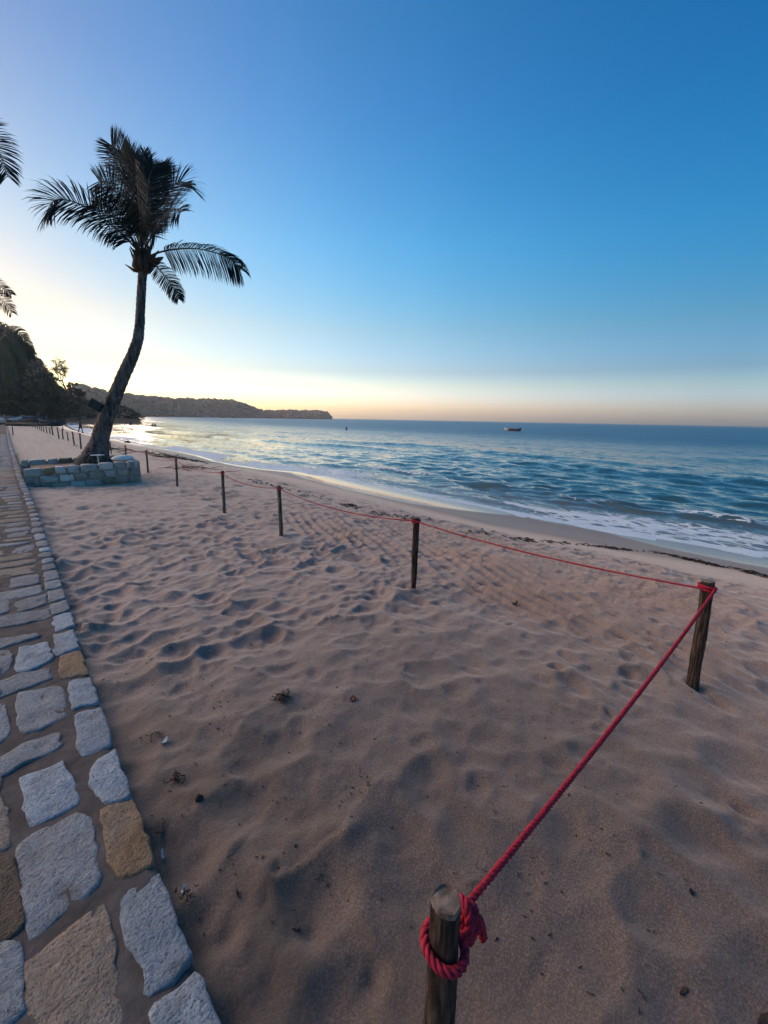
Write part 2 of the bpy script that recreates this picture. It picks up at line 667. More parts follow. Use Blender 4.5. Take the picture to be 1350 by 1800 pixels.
def mat_mortar():
    m = Mat('mortar', .95, .15)
    p = m.pos()
    n = m.noise(p, 9, 6, .6)
    g = m.noise(p, 170, 3, .7)
    c = m.ramp(n, [(.3, (.062, .054, .050)), (.55, (.105, .092, .086)), (.75, (.16, .14, .13))])
    c = m.mix(m.ramp(g, [(.3, .5), (.6, 0)]), c, (.08, .066, .06))
    m.base(c)
    b = m.bump(n, .6, .02)
    m.normal(m.bump(g, .5, .005, b))
    return m.m


def mat_stone(name, lo, hi, patch, amount, seed):
    m = Mat(name, .82, .3)
    t = m.node('ShaderNodeTexCoord')
    mp = m.node('ShaderNodeVectorMath', operation='ADD')
    m.put(mp.inputs[0], t.outputs['Object'])
    rv = m.math('MULTIPLY', m.rand(), 40.0)
    cb = m.node('ShaderNodeCombineXYZ')
    m.put(cb.inputs[0], rv)
    m.put(cb.inputs[1], rv)
    m.put(mp.inputs[1], cb.outputs[0])
    p = mp.outputs[0]
    n = m.noise(p, 7 + seed, 6, .6)
    pit = m.noise(p, 85, 4, .65)
    fine = m.noise(p, 260, 2, .7)
    c = m.ramp(n, [(.3, lo), (.7, hi)])
    c = m.mix(m.ramp(m.noise(p, 3.1, 4), [(.5 - amount * .3, 0), (.72, amount)]), c, patch)
    c = m.mix(m.ramp(pit, [(.33, .85), (.45, 0)]), c, tuple(x * .28 for x in lo))
    c = m.mix(m.ramp(m.noise(p, 48, 3, .6), [(.54, 0), (.68, .4)]), c, tuple(min(1, x * 1.35) for x in hi))
    c = m.mix(m.ramp(m.noise(p, 5.5, 5, .65), [(.56, 0), (.66, .45)]), c, (.13, .105, .09))
    c = m.mix(m.ramp(fine, [(.32, .45), (.5, 0), (.66, 0)]), c, tuple(x * .5 for x in lo))
    dim = m.node('ShaderNodeMapRange')
    m.put(dim.inputs['Value'], m.rand())
    dim.inputs['To Min'].default_value = .72
    dim.inputs['To Max'].default_value = 1.1
    hs_ = m.node('ShaderNodeHueSaturation')
    m.put(hs_.inputs['Value'], dim.outputs[0])
    m.put(hs_.inputs['Color'], c)
    m.base(hs_.outputs[0])
    b = m.bump(n, .5, .04)
    b = m.bump(m.noise(p, 34, 4, .6), .8, .022, b)
    b = m.bump(pit, .9, .014, b)
    m.normal(m.bump(fine, .5, .004, b))
    return m.m


def mat_bark(name, dark, pale, sx=42.0, patch=.5, rough=.85):
    m = Mat(name, rough, .3)
    p = m.pos((1, 1, .10))
    n = m.noise(p, sx, 6, .65, .3)
    big = m.noise(m.pos((1, 1, .35)), 11, 4)
    c = m.ramp(n, [(.40, tuple(x * .2 for x in dark)), (.5, dark), (.62, tuple(a * .5 + b * .5 for a, b in zip(dark, pale)))])
    c = m.mix(m.ramp(big, [(.5, 0), (.62, patch)]), c, m.ramp(n, [(.3, tuple(x * .5 for x in pale)), (.7, pale)]))
    m.base(c)
    b = m.bump(n, 1.0, .02)
    m.normal(m.bump(m.noise(m.pos(), 150, 3), .3, .004, b))
    return m.m


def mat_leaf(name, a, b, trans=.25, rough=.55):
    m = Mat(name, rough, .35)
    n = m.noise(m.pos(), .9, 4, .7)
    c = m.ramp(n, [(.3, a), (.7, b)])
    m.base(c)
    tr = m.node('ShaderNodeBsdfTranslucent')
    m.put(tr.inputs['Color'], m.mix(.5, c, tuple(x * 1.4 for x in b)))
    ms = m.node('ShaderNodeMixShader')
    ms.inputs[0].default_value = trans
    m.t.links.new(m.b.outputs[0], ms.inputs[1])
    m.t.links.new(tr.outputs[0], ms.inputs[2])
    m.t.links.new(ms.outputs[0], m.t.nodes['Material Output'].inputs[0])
    return m.m


M = {}
M['sand'] = mat_sand()
M['sea'] = mat_sea()
M['mortar'] = mat_mortar()
M['grey'] = mat_stone('grey_granite', (.18, .20, .222), (.33, .355, .38), (.23, .20, .18), .35, 0)
M['pale'] = mat_stone('pale_granite', (.225, .275, .325), (.40, .46, .52), (.26, .25, .235), .2, 1)
M['tan'] = mat_stone('tan_granite', (.20, .165, .14), (.34, .29, .25), (.26, .19, .12), .6, 2)
M['ochre'] = mat_stone('ochre_granite', (.20, .12, .06), (.32, .215, .12), (.36, .31, .27), .45, 3)
M['block_pale'] = mat_stone('planter_pale_granite', (.54, .50, .45), (.78, .73, .66), (.42, .39, .36), .25, 1)
M['block_grey'] = mat_stone('planter_grey_granite', (.45, .415, .375), (.66, .61, .55), (.40, .35, .30), .35, 2)
M['block_tan'] = mat_stone('planter_tan_granite', (.36, .28, .20), (.55, .44, .34), (.46, .42, .37), .4, 2)
M['block_ochre'] = mat_stone('planter_ochre_granite', (.30, .18, .09), (.48, .32, .18), (.5, .42, .34), .4, 3)
M['block_brown'] = mat_stone('planter_brown_granite', (.20, .14, .10), (.33, .25, .18), (.4, .3, .2), .4, 3)
M['brown'] = mat_stone('brown_stone', (.10, .072, .052), (.17, .125, .095), (.18, .125, .08), .5, 4)
M['post'] = mat_bark('post_wood', (.034, .018, .013), (.15, .100, .072), 78, .40)
M['post_old'] = mat_bark('weathered_post_wood', (.10, .078, .062), (.24, .20, .17), 46, .7)
M['cut'] = plain('cut_wood_end', (.15, .115, .09), .85, .7, 26, .02)
M['rope'] = plain('red_rope', (.32, .014, .034), .85, .5, 90, .002)
M['trunk'] = mat_bark('palm_trunk_bark', (.075, .064, .058), (.19, .165, .15), 13, .6)
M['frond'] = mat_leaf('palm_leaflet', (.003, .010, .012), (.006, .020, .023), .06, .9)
M['frond_olive'] = mat_leaf('olive_palm_leaflet', (.075, .072, .042), (.14, .125, .075), .2, .8)
M['rachis'] = plain('palm_leaf_stalk', (.075, .07, .045), .6, .3, 8)
M['sheath'] = plain('palm_fibre', (.075, .055, .04), .95, .5, 25, .03)
M['leaf'] = mat_leaf('dark_foliage', (.020, .030, .020), (.066, .082, .050), .12)
M['leaf2'] = mat_leaf('olive_foliage', (.030, .032, .018), (.075, .070, .036), .12)
M['dry'] = mat_leaf('dry_foliage', (.08, .052, .034), (.16, .108, .07), .2)
M['bark'] = plain('tree_bark', (.06, .048, .04), .9, .4, 5, .02)
M['hill'] = plain('hill_earth', (.045, .040, .028), .95, .5, .25, .3)
M['headland'] = plain('headland_earth', (.085, .062, .045), .95, .4, .02)
M['canopy'] = mat_leaf('far_canopy', (.17, .10, .062), (.32, .20, .13), .05)
M['soil'] = plain('planter_sand', (.20, .15, .12), .95, .3, 14, .02)
M['dark'] = plain('wet_seaweed', (.022, .017, .014), .8, .4, 30)
M['twig'] = plain('dry_twig', (.075, .05, .036), .85, .4, 40)
M['white'] = plain('white_paint', (.70, .69, .66), .6, .12, 8)
M['shell'] = plain('bleached_shell', (.55, .50, .45), .7, .2, 50)
M['black'] = plain('black_metal', (.018, .02, .024), .5, .3, 20)
M['hull_wood'] = plain('boat_planks', (.10, .06, .045), .7, .5, 3)
M['hull_brown'] = plain('reddish_boat_planks', (.20, .115, .085), .7, .4, 3)
M['hull_white'] = plain('boat_white_paint', (.62, .60, .56), .6, .15, 3)
M['hull_blue'] = plain('boat_blue_paint', (.028, .042, .066), .6, .25, 3)
M['hull_pale'] = plain('boat_faded_paint', (.15, .165, .165), .7, .25, 3)
M['skin'] = plain('skin', (.055, .032, .022), .6, .15, 9)
M['cloth'] = plain('dark_cloth', (.02, .022, .028), .9, .3, 20)
M['rock'] = plain('shore_rock', (.06, .052, .046), .85, .4, 1.5, .1)
M['leafbrown'] = plain('dead_leaf', (.13, .055, .03), .8, .4, 30, .003)

# ------------------------------------------------------------------ beach sand
xs_ = [-26.0]
for lim, st in ((-.6, 1.0), (.12, .12), (5.2, .020), (8.0, .035), (13.2, .07), (20, .3), (70, 2.0)):
    while xs_[-1] < lim:
        xs_.append(xs_[-1] + st)
ys_ = [-3.0]
while ys_[-1] < 420:
    y = ys_[-1]
    ys_.append(y + (.06 if y < -.6 else max(.018, max(y, 0) ** 2 / 1.9 / 410 * .62)))
gx, gy = np.meshgrid(np.array(xs_), np.array(ys_))
fx_, fy_ = gx.ravel(), gy.ravel()
sz = sand_z(fx_, fy_)
under = (fx_ < edge_x(fy_) - .03) & (fy_ < 97)
sz = np.where(under, np.minimum(sz, -.15), sz)
inpl = (fx_ > PLANT[0] + .12) & (fx_ < PLANT[1] - .1) & (fy_ > PLANT[2] + .1) & (fy_ < PLANT[3] - .05)
sz = np.where(inpl, np.minimum(sz, .02), sz)
u_ = fx_ - shore_x(fy_)
wob = .55 * fbm(fx_ * .5, fy_ * .35, 201, 3)
wet_w = np.interp(fy_, [-5, 1, 2.5, 4, 6.3, 7.4, 9, 12, 16, 19, 22, 26, 60, 120], [1.7, 1.6, 1.1, .3, .2, 1.1, 2.4, 2.6, 2.2, 1.0, .5, .4, .5, 1.0])
wet = sstep(-3.4, -1.9, u_ + wob)
shine = sstep(-1.0, 0.0, (u_ + .35 * wob + wet_w) / .35 - 1)
brown = (1 - sstep(.25, 1.15, fx_ + .3 * fbm(fx_ * 2, fy_ * 2, 205, 3))) * (1 - sstep(2.0, 4.2, fy_))
painted_falloff = 1 - sstep(1.3, 5.2, np.hypot(fx_ * .8, fy_) + .5 * fbm(fx_ * .9, fy_ * .9, 207, 3))  # mask of the painted darkening: full at the camera's foot, fading with distance
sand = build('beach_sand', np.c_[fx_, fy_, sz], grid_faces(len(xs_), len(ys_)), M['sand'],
             attrs={'wet': wet, 'shine': shine, 'brown': brown, 'painted_falloff': painted_falloff})
kind(sand, 'structure')

# ------------------------------------------------------------------ sea
xs_ = [7.6]
st = .085
while xs_[-1] < 3400:
    if xs_[-1] > 15:
        st *= 1.021
    xs_.append(xs_[-1] + st)
yp = [0.0]
st = .11
while yp[-1] < 3400:
    if yp[-1] > 12:
        st *= 1.024
    yp.append(yp[-1] + st)
yn = [0.0]
st = .13
while yn[-1] > -3400:
    if yn[-1] < -3:
        st *= 1.09
    yn.append(yn[-1] - st)
ys_ = yn[:0:-1] + yp
X_, Y_ = np.array(xs_), np.array(ys_)
gx, gy = np.meshgrid(X_, Y_)
cx_, cy_ = np.meshgrid(np.gradient(X_), np.gradient(Y_))
fx_, fy_, cell = gx.ravel(), gy.ravel(), np.maximum(cx_, cy_).ravel()
u_ = fx_ - shore_x(fy_)
h = np.zeros_like(fx_)
wr = np.random.default_rng(33)
for i in range(90):
    lam = .24 * (3.0 / .24) ** wr.random()
    ang = math.pi + wr.normal(0, .55)
    k = 2 * math.pi / lam
    amp = .0070 * lam ** .80 * wr.uniform(.5, 1.2)
    ph = wr.uniform(0, 6.28)
    w_ = np.clip((lam / cell - 2.5) / 3, 0, 1)
    wx = fx_ + .25 * lam * vnoise(fx_ / lam * .3, fy_ / lam * .3, 300 + i)
    q = k * (wx * math.cos(ang) + fy_ * math.sin(ang)) + ph
    h += w_ * amp * (np.sin(q) + .22 * np.cos(2 * q))
ramp_in = sstep(-.2, 5.0, u_)
h *= .12 + .88 * ramp_in
# swell lines running in parallel to the shore
foam = np.zeros_like(h)
for (u0, a0, wd, sd_) in ((1.7, .055, .45, 5), (4.6, .11, .8, 6), (8.8, .20, 1.3, 7), (14.5, .26, 1.8, 8), (22, .28, 2.5, 9), (32, .26, 3.5, 10)):
    uu = u_ - u0 - 1.6 * vnoise(fy_ * .07, fy_ * 0 + sd_, sd_) * min(u0, 8) * .35 - .5 * vnoise(fy_ * .3, fy_ * 0 + sd_, sd_ + 40)
    am = a0 * np.clip(.35 + 1.3 * (vnoise(fy_ * .055 + sd_ * 3.1, fy_ * 0, sd_ + 80) + .3), .1, 1.25)
    prof = np.where(uu < 0, np.exp(-(uu / (wd * .75)) ** 2), np.exp(-(uu / (wd * 1.7)) ** 2))
    h += .78 * am * prof * np.clip(wd * 3 / cell - 1, 0, 1)
    if u0 < 6:
        br = sstep(.35, .9, am / a0)
        brk = np.clip(.45 + 1.5 * fbm(fx_ * .5, fy_ * .22, 220 + sd_, 3), 0, 1.15)
        foam = np.maximum(foam, br * brk * np.exp(-((uu - .1 * wd) / (wd * .8)) ** 2) * (.95 if u0 < 3 else .44))
patch = fbm(fx_ * .22, fy_ * .11, 210, 3)
foam = np.maximum(foam, sstep(-.25, .02, u_) * (1 - sstep(.15, .7, u_)) * .9)
foam = np.maximum(foam, (1 - sstep(1.4, 4.8, u_)) * np.clip(.58 + .9 * patch, 0, .95))
foam = np.maximum(foam, (1 - sstep(3.0, 9.0, u_)) * np.clip(.12 + 1.0 * patch, 0, .62))
sea = build('sea', np.c_[fx_, fy_, SEA_Z + h], grid_faces(len(xs_), len(ys_)), M['sea'],
            attrs={'foam': foam, 'offshore': sstep(2, 90, u_), 'shallow': 1 - sstep(.2, 5.5, u_)})
kind(sea, 'structure')

# ------------------------------------------------------------------ promenade: mortar bed and stones
ys_ = np.concatenate([np.arange(-2.5, 6, .06), np.arange(6, 16, .15), np.arange(16, 97, .8)])
us_ = np.concatenate([np.linspace(-2.6, -1.0, 12), np.linspace(-.94, -.03, 26), [-.012, 0.0]])
gu, gy = np.meshgrid(us_, ys_)
fu, fy_ = gu.ravel(), gy.ravel()
fx_ = edge_x(fy_) + fu
wz = walk_z(fy_) - .007 + .010 * fbm(fx_ * 3.2, fy_ * 3.2, 400, 3) + .004 * fbm(fx_ * 18, fy_ * 18, 401, 2)
wz = np.where(fu > -.02, wz - .012, wz)
nx = len(us_)
v = np.c_[fx_ - .006, fy_, wz]
face = grid_faces(nx, len(ys_))
e_top = np.arange(nx - 1, len(v), nx)
sk = v[e_top].copy()
sk[:, 2] = -.25
nf = len(v)
rows = np.arange(len(ys_) - 1)
side = np.stack([e_top[:-1], nf + rows, nf + rows + 1, e_top[1:]], -1)
promenade = build('promenade', np.vstack([v, sk]), np.vstack([face, side]), M['mortar'])
kind(promenade, 'structure')
EYE = np.eye(4)


def stone_mesh(poly, ztop, thick, rough=.012, edge_noise=.010, n=26, seed=0, rings=(1.0, 1.0, .975, .88, .62, .32), dome=.003):
    """irregular flat stone from a polygon (local XY); returns verts, faces"""
    poly = np.asarray(poly, float)
    c = poly.mean(0)
    nxt = np.roll(poly, -1, 0)
    seg = np.hypot(*(nxt - poly).T)
    cum = np.r_[0, np.cumsum(seg)]
    pts = []
    for t in np.linspace(0, cum[-1], n, endpoint=False):
        i = np.searchsorted(cum, t, 'right') - 1
        f = (t - cum[i]) / seg[i]
        pts.append(poly[i] * (1 - f) + nxt[i] * f)
    pts = np.array(pts)
    pts = .10 * np.roll(pts, 1, 0) + .80 * pts + .10 * np.roll(pts, -1, 0)
    d = pts - c
    r = np.hypot(*d.T)[:, None]
    jit = edge_noise * 2.2 * fbm(pts[:, 0] * 22 + seed * 3.7, pts[:, 1] * 22, seed, 3)
    pts = pts + d / r * jit[:, None]
    V, F = [], []
    m = len(rings)
    for j, q in enumerate(rings):
        ring = c + (pts - c) * q
        z = np.full(n, ztop)
        if j == 0:
            z = z - thick
        elif j == 1:
            z = z - .007 - np.abs(rough) * .5 * _hash(np.arange(n), np.full(n, seed), 3)
        else:
            z = z + rough * fbm(ring[:, 0] * 11 + seed, ring[:, 1] * 11, seed + 2, 3) + dome * (1 - q)
            if j == 2:
                z = z - .002
        V.append(np.c_[ring, z])
    V.append(np.array([[c[0], c[1], ztop + dome]]))
    for j in range(m - 1):
        for k in range(n):
            k2 = (k + 1) % n
            F.append((j * n + k, j * n + k2, (j + 1) * n + k2, (j + 1) * n + k))
    for k in range(n):
        F.append(((m - 1) * n + k, (m - 1) * n + (k + 1) % n, m * n))
    V = np.vstack(V)
    area = np.sum(pts[:, 0] * np.roll(pts[:, 1], -1) - np.roll(pts[:, 0], -1) * pts[:, 1])
    if area < 0:
        F = [f[::-1] for f in F]
    return V, F


def put_stone(poly, y_mid, mat, seed, far=False, name='paving_stone', lift=.0, mb=None):
    z = walk_z(y_mid) + lift
    if far:
        V, F = stone_mesh(poly, z, .05, .010, .008, 10, seed, (1.0, 1.0, .93, .55))
    else:
        V, F = stone_mesh(poly, z, .06, .013, .010, 30, seed)
    if mb is not None:
        mb.add(V, F)
        return None
    c = V.mean(0)
    return build(name, V - c, F, mat, promenade, True, c)


# stones nearest the camera, read off the photograph and laid on the promenade (zoomed pixel -> ground)
def zp(pts, grow=1.0):
    p = np.array([on_plane(x / 2.5725, 1100 + y / 2.5725, .07)[:2] for x, y in pts])
    return p.mean(0) + (p - p.mean(0)) * grow


NEAR = [
    ('edge_stone', 'pale', [(675, 1745), (720, 1685), (885, 1565), (912, 1600), (985, 1790), (1030, 1890), (690, 1930)]),
    ('edge_stone', 'pale', [(722, 1110), (752, 1190), (812, 1320), (876, 1505), (790, 1590), (675, 1680), (645, 1645), (660, 1560), (590, 1470), (548, 1375), (545, 1245), (610, 1180)]),
    ('edge_stone', 'ochre', [(450, 825), (597, 773), (645, 865), (684, 990), (692, 1070), (640, 1105), (530, 1150), (500, 1070), (468, 930)]),
    ('edge_stone', 'pale', [(524, 545), (557, 630), (592, 745), (585, 770), (480, 800), (432, 760), (400, 705), (408, 640), (438, 605)]),
    ('edge_stone', 'pale', [(455, 360), (487, 450), (509, 540), (375, 588), (345, 520), (335, 400)]),
    ('edge_stone', 'pale', [(406, 230), (442, 325), (444, 345), (325, 375), (318, 320), (303, 280), (310, 250)]),
    ('edge_stone', 'ochre', [(365, 112), (387, 180), (403, 210), (270, 237), (265, 195), (272, 130)]),
    ('edge_stone', 'pale', [(331, 20), (358, 95), (260, 130), (235, 115), (250, 80), (240, 40)]),
    ('paving_stone', 'tan', [(470, 1250), (500, 1400), (530, 1560), (562, 1780), (500, 1870), (170, 1890), (110, 1530), (250, 1420)]),
    ('paving_stone', 'grey', [(80, 1000), (200, 910), (340, 850), (410, 870), (415, 980), (440, 1150), (330, 1240), (170, 1375), (130, 1380), (95, 1150)]),
    ('paving_stone', 'pale', [(95, 690), (280, 615), (310, 680), (350, 755), (350, 785), (140, 895), (110, 760)]),
    ('paving_stone', 'grey', [(-60, 625), (80, 545), (250, 475), (265, 550), (100, 620), (-60, 710)]),
    ('paving_stone', 'grey', [(90, 300), (270, 270), (290, 340), (300, 400), (200, 445), (120, 480), (85, 430), (78, 360)]),
    ('paving_stone', 'grey', [(-60, 275), (80, 215), (210, 190), (225, 235), (100, 280), (-60, 335)]),
    ('paving_stone', 'pale', [(90, 100), (210, 70), (235, 145), (120, 200), (70, 195)]),
    ('paving_stone', 'grey', [(-70, 110), (30, 108), (52, 130), (45, 180), (-10, 230), (-70, 240)]),
    ('paving_stone', 'grey', [(-110, 350), (20, 350), (38, 480), (-10, 525), (-110, 530)]),
    ('paving_stone', 'tan', [(-130, 745), (0, 755), (30, 830), (40, 990), (-130, 1020)]),
    ('paving_stone', 'grey', [(-150, 1470), (80, 1425), (105, 1720), (60, 1790), (-150, 1860)]),
    ('paving_stone', 'brown', [(-140, 1060), (60, 1040), (85, 1180), (105, 1330), (60, 1385), (-140, 1420)]),
    ('paving_stone', 'grey', [(-50, 65), (160, 28), (172, 45), (20, 92), (-50, 108)]),
]
for i, (nm, mt, pts) in enumerate(NEAR):
    poly = zp(pts, 1.11 if nm == 'paving_stone' else 1.035)
    poly[:, 0] = np.minimum(poly[:, 0], edge_x(poly[:, 1]) + .003)
    put_stone(poly, np.mean([p[1] for p in poly]), M[mt], 500 + i, name=nm, lift=.004 if nm == 'edge_stone' else .0)
pr = np.random.default_rng(77)
mats = ['pale', 'pale', 'grey', 'grey', 'grey', 'grey', 'tan']
# edge course, away from the camera and back towards it
y = float(zp([(235, 30)])[0][1]) + .02
far_mb = MB()
placed = 0
while y < 60:
    L = pr.uniform(.22, .42)
    w0 = pr.uniform(.118, .142)
    g = pr.uniform(.02, .045)
    e0, e1 = edge_x(y), edge_x(y + L)
    poly = [(e0 - w0 + pr.uniform(-.02, .02), y + pr.uniform(-.01, .02)), (e0 + .002, y), (e1 + .002, y + L), (e1 - w0 + pr.uniform(-.02, .02), y + L - pr.uniform(-.01, .03))]
    mt = M[pr.choice(mats)]
    if y < 30:
        put_stone(poly, y, mt, int(pr.integers(1, 9999)), far=y > 6, name='edge_stone', lift=.004)
    else:
        put_stone(poly, y, mt, int(pr.integers(1, 9999)), far=True, mb=far_mb)
    y += L + g
y = .62
while y > -2.2:
    L = pr.uniform(.25, .4)
    poly = [(.09, y - L), (.245, y - L), (.245, y), (.09, y)]
    put_stone(poly, y, M[pr.choice(mats)], int(pr.integers(1, 9999)), name='edge_stone')
    y -= L + .03
# inner courses in rough rows
y = -1.9
while y < 60:
    D = pr.uniform(.17, .40)
    g = pr.uniform(.035, .07)
    y0, y1 = y, y + D
    near_band = y0 < 4.45
    x = -.30 if near_band and y1 > .35 else .04
    if near_band and y0 > 3.75:
        x = -.36
    xmin = -1.5 if y < 14 else -1.1
    while x > xmin:
        W = pr.uniform(.22, .55)
        j = lambda: pr.uniform(-.025, .025)
        e = edge_x((y0 + y1) / 2) - .19
        sh = pr.uniform(-.07, .07)
        poly = [(e + x - W + j(), y0 + j() + sh * .6), (e + x + j(), y0 + j() - sh * .6), (e + x + j(), y1 + j() - sh * .6), (e + x - W + j(), y1 + j() + sh * .6)]
        if pr.random() < .3:
            poly.insert(3, (e + x - W * .5, y1 + .03))
        mt = M[pr.choice(mats[2:])]
        if not near_band and -.3 < x and pr.random() < .25:
            mt = M['tan']
        if y < 17:
            put_stone(poly, y0, mt, int(pr.integers(1, 9999)), far=y > 6.5 or x < -.5)
        elif y < 45:
            put_stone(poly, y0, mt, int(pr.integers(1, 9999)), far=True, mb=far_mb)
        x -= W + pr.uniform(.035, .07)
    y += D + g
o = far_mb.link('distant_paving_stones', M['grey'], promenade)
kind(o, 'stuff')


# ------------------------------------------------------------------ planter of mortared stone round the palm
px0, px1, py0, py1 = PLANT
planter = thing('stone_planter', 'low square planter of pale stone blocks built around the leaning palm', 'planter', (px0, py0, 0))


def top_z(s):
    return .50 + .12 * s


mb = MB()
TH = .26
for a, b in (((px0, py0 + .25), (px1, py0)), ((px1, py0), (px1, py1)), ((px1, py1), (px0, py1))):
    a, b = np.array(a), np.array(b)
    n = 14
    d = (b - a) / np.linalg.norm(b - a)
    nr = np.array([-d[1], d[0]])
    vs = []
    for i in range(n + 1):
        p = a + (b - a) * i / n
        zt = top_z((p[0] - px0) / (px1 - px0)) - .035
        for q in (.018, TH - .018):
            vs += [[*(p + nr * q), -.25], [*(p + nr * q), zt]]
    fs = []
    for i in range(n):
        k = 4 * i
        fs += [(k, k + 4, k + 5, k + 1), (k + 1, k + 5, k + 7, k + 3), (k + 3, k + 7, k + 6, k + 2)]
    fs += [(0, 1, 3, 2), (4 * n, 4 * n + 2, 4 * n + 3, 4 * n + 1)]
    mb.add(np.array(vs) - [px0, py0, 0], fs)
mb.link('mortar_core', plain('pale_mortar', (.24, .215, .19), .95, .4, 9, .02), planter, False)
gx, gy = np.meshgrid(np.linspace(.2, px1 - px0 - .2, 22), np.linspace(.22, py1 - py0 - .2, 22))
build('planting_sand', np.c_[gx.ravel(), gy.ravel(), .41 + .03 * fbm(gx.ravel() * 2, gy.ravel() * 2, 601, 3) + .05 * (gx.ravel() / 2.5)],
      grid_faces(22, 22), M['soil'], planter)


def block(c, size, rz, mat, seed, parent, name='stone'):
    """rough-hewn block: a softened box with noisy faces"""
    m = 3
    v, f = [], []
    lin = np.linspace(-1, 1, m + 1)
    idx = {}

    def vid(p):
        k = tuple(np.round(p, 4))
        if k not in idx:
            idx[k] = len(v)
            v.append(p)
        return idx[k]
    for ax in range(3):
        for sg in (-1, 1):
            o1, o2 = (ax + 1) % 3, (ax + 2) % 3
            for i in range(m):
                for j2 in range(m):
                    q = []
                    for (a_, b_) in ((i, j2), (i + 1, j2), (i + 1, j2 + 1), (i, j2 + 1)):
                        p = np.zeros(3)
                        p[ax] = sg
                        p[o1], p[o2] = lin[a_], lin[b_]
                        q.append(vid(p))
                    f.append(tuple(q if sg > 0 else q[::-1]))
    v = np.array(v)
    e = (np.abs(v) > .99).sum(1)
    v = v * np.where(e == 3, .93, np.where(e == 2, .97, 1.0))[:, None]
    s = np.asarray(size) / 2
    w = v * s
    nz = np.stack([fbm(w[:, 0] * 9 + seed * 1.7, w[:, 1] * 9 + w[:, 2] * 7 + k * 5, seed + k, 2) for k in range(3)], -1)
    w = w + nz * .028
    sk = (seed % 7 - 3) * .02
    w[:, 0] += w[:, 2] * sk * 3
    return build(name, w, f, mat, parent, True, c).__setattr__('rotation_euler', (0, 0, rz))


br = np.random.default_rng(5)
pm = ['pale', 'grey', 'tan', 'pale', 'grey', 'brown', 'pale', 'ochre']


def lay_course(a, b, ztop, height, th, forced=(), zslope=0.0, first=0.0):
    a, b = np.array(a, float), np.array(b, float)
    Lw = np.linalg.norm(b - a)
    d = (b - a) / Lw
    nr = np.array([-d[1], d[0]])
    s = first
    i = 0
    rz = math.atan2(d[1], d[0])
    while s < Lw - .1:
        L = br.uniform(.24, .42)
        if Lw - s - L < .16:
            L = Lw - s
        mt = forced[i] if i < len(forced) else br.choice(pm)
        p = a + d * (s + L / 2) + nr * (th / 2)
        zt = ztop + zslope * (s + L / 2) / Lw
        hh = height * br.uniform(.9, 1.02)
        block((p[0] - px0, p[1] - py0, zt - hh / 2), (L - .035, th + br.uniform(-.01, .015), hh), rz, M['block_' + mt], int(br.integers(1, 999)), planter)
        s += L
        i += 1


lay_course((px0, py0 + .25), (px1, py0), .50, .20, TH, ['pale', 'ochre', 'pale', 'pale', 'grey', 'pale', 'grey', 'pale', 'grey'], .12)
lay_course((px0 + .3, py0 + .22), (px1, py0), .295, .19, TH - .01, ['grey', 'pale', 'tan', 'tan', 'grey', 'tan', 'pale', 'tan'], .12, .0)
lay_course((px0 + .5, py0 + .20), (px1, py0), .095, .19, TH - .01, ['tan', 'grey', 'grey', 'brown', 'tan', 'pale', 'pale'], .12, .0)
for zt, fc in ((.62, ['grey', 'tan', 'pale']), (.415, ['tan', 'brown']), (.215, ['tan', 'brown'])):
    lay_course((px1, py0 + TH), (px1, py1), zt, .19, TH - .01, fc)
lay_course((px1, py1), (px0, py1), .62, .20, TH, ['grey', 'brown', 'grey', 'pale', 'brown', 'pale', 'grey', 'pale', 'brown'], -.08)
lay_course((px1, py1), (px0, py1), .415, .19, TH - .01, [], -.08)
# pale boulder lying on the planter's corner
V, F = ico(2)
V = V * [.30, .2, .085] * (1 + .25 * fbm(V[:, 0] * 2, V[:, 1] * 2 + V[:, 2], 12, 2))[:, None]
tag(build('flat_stone', V, F, M['white'], None, True, (2.35, py0 + .55, .66)), 'rounded whitish stone resting on the seaward corner of the planter wall', 'stone')


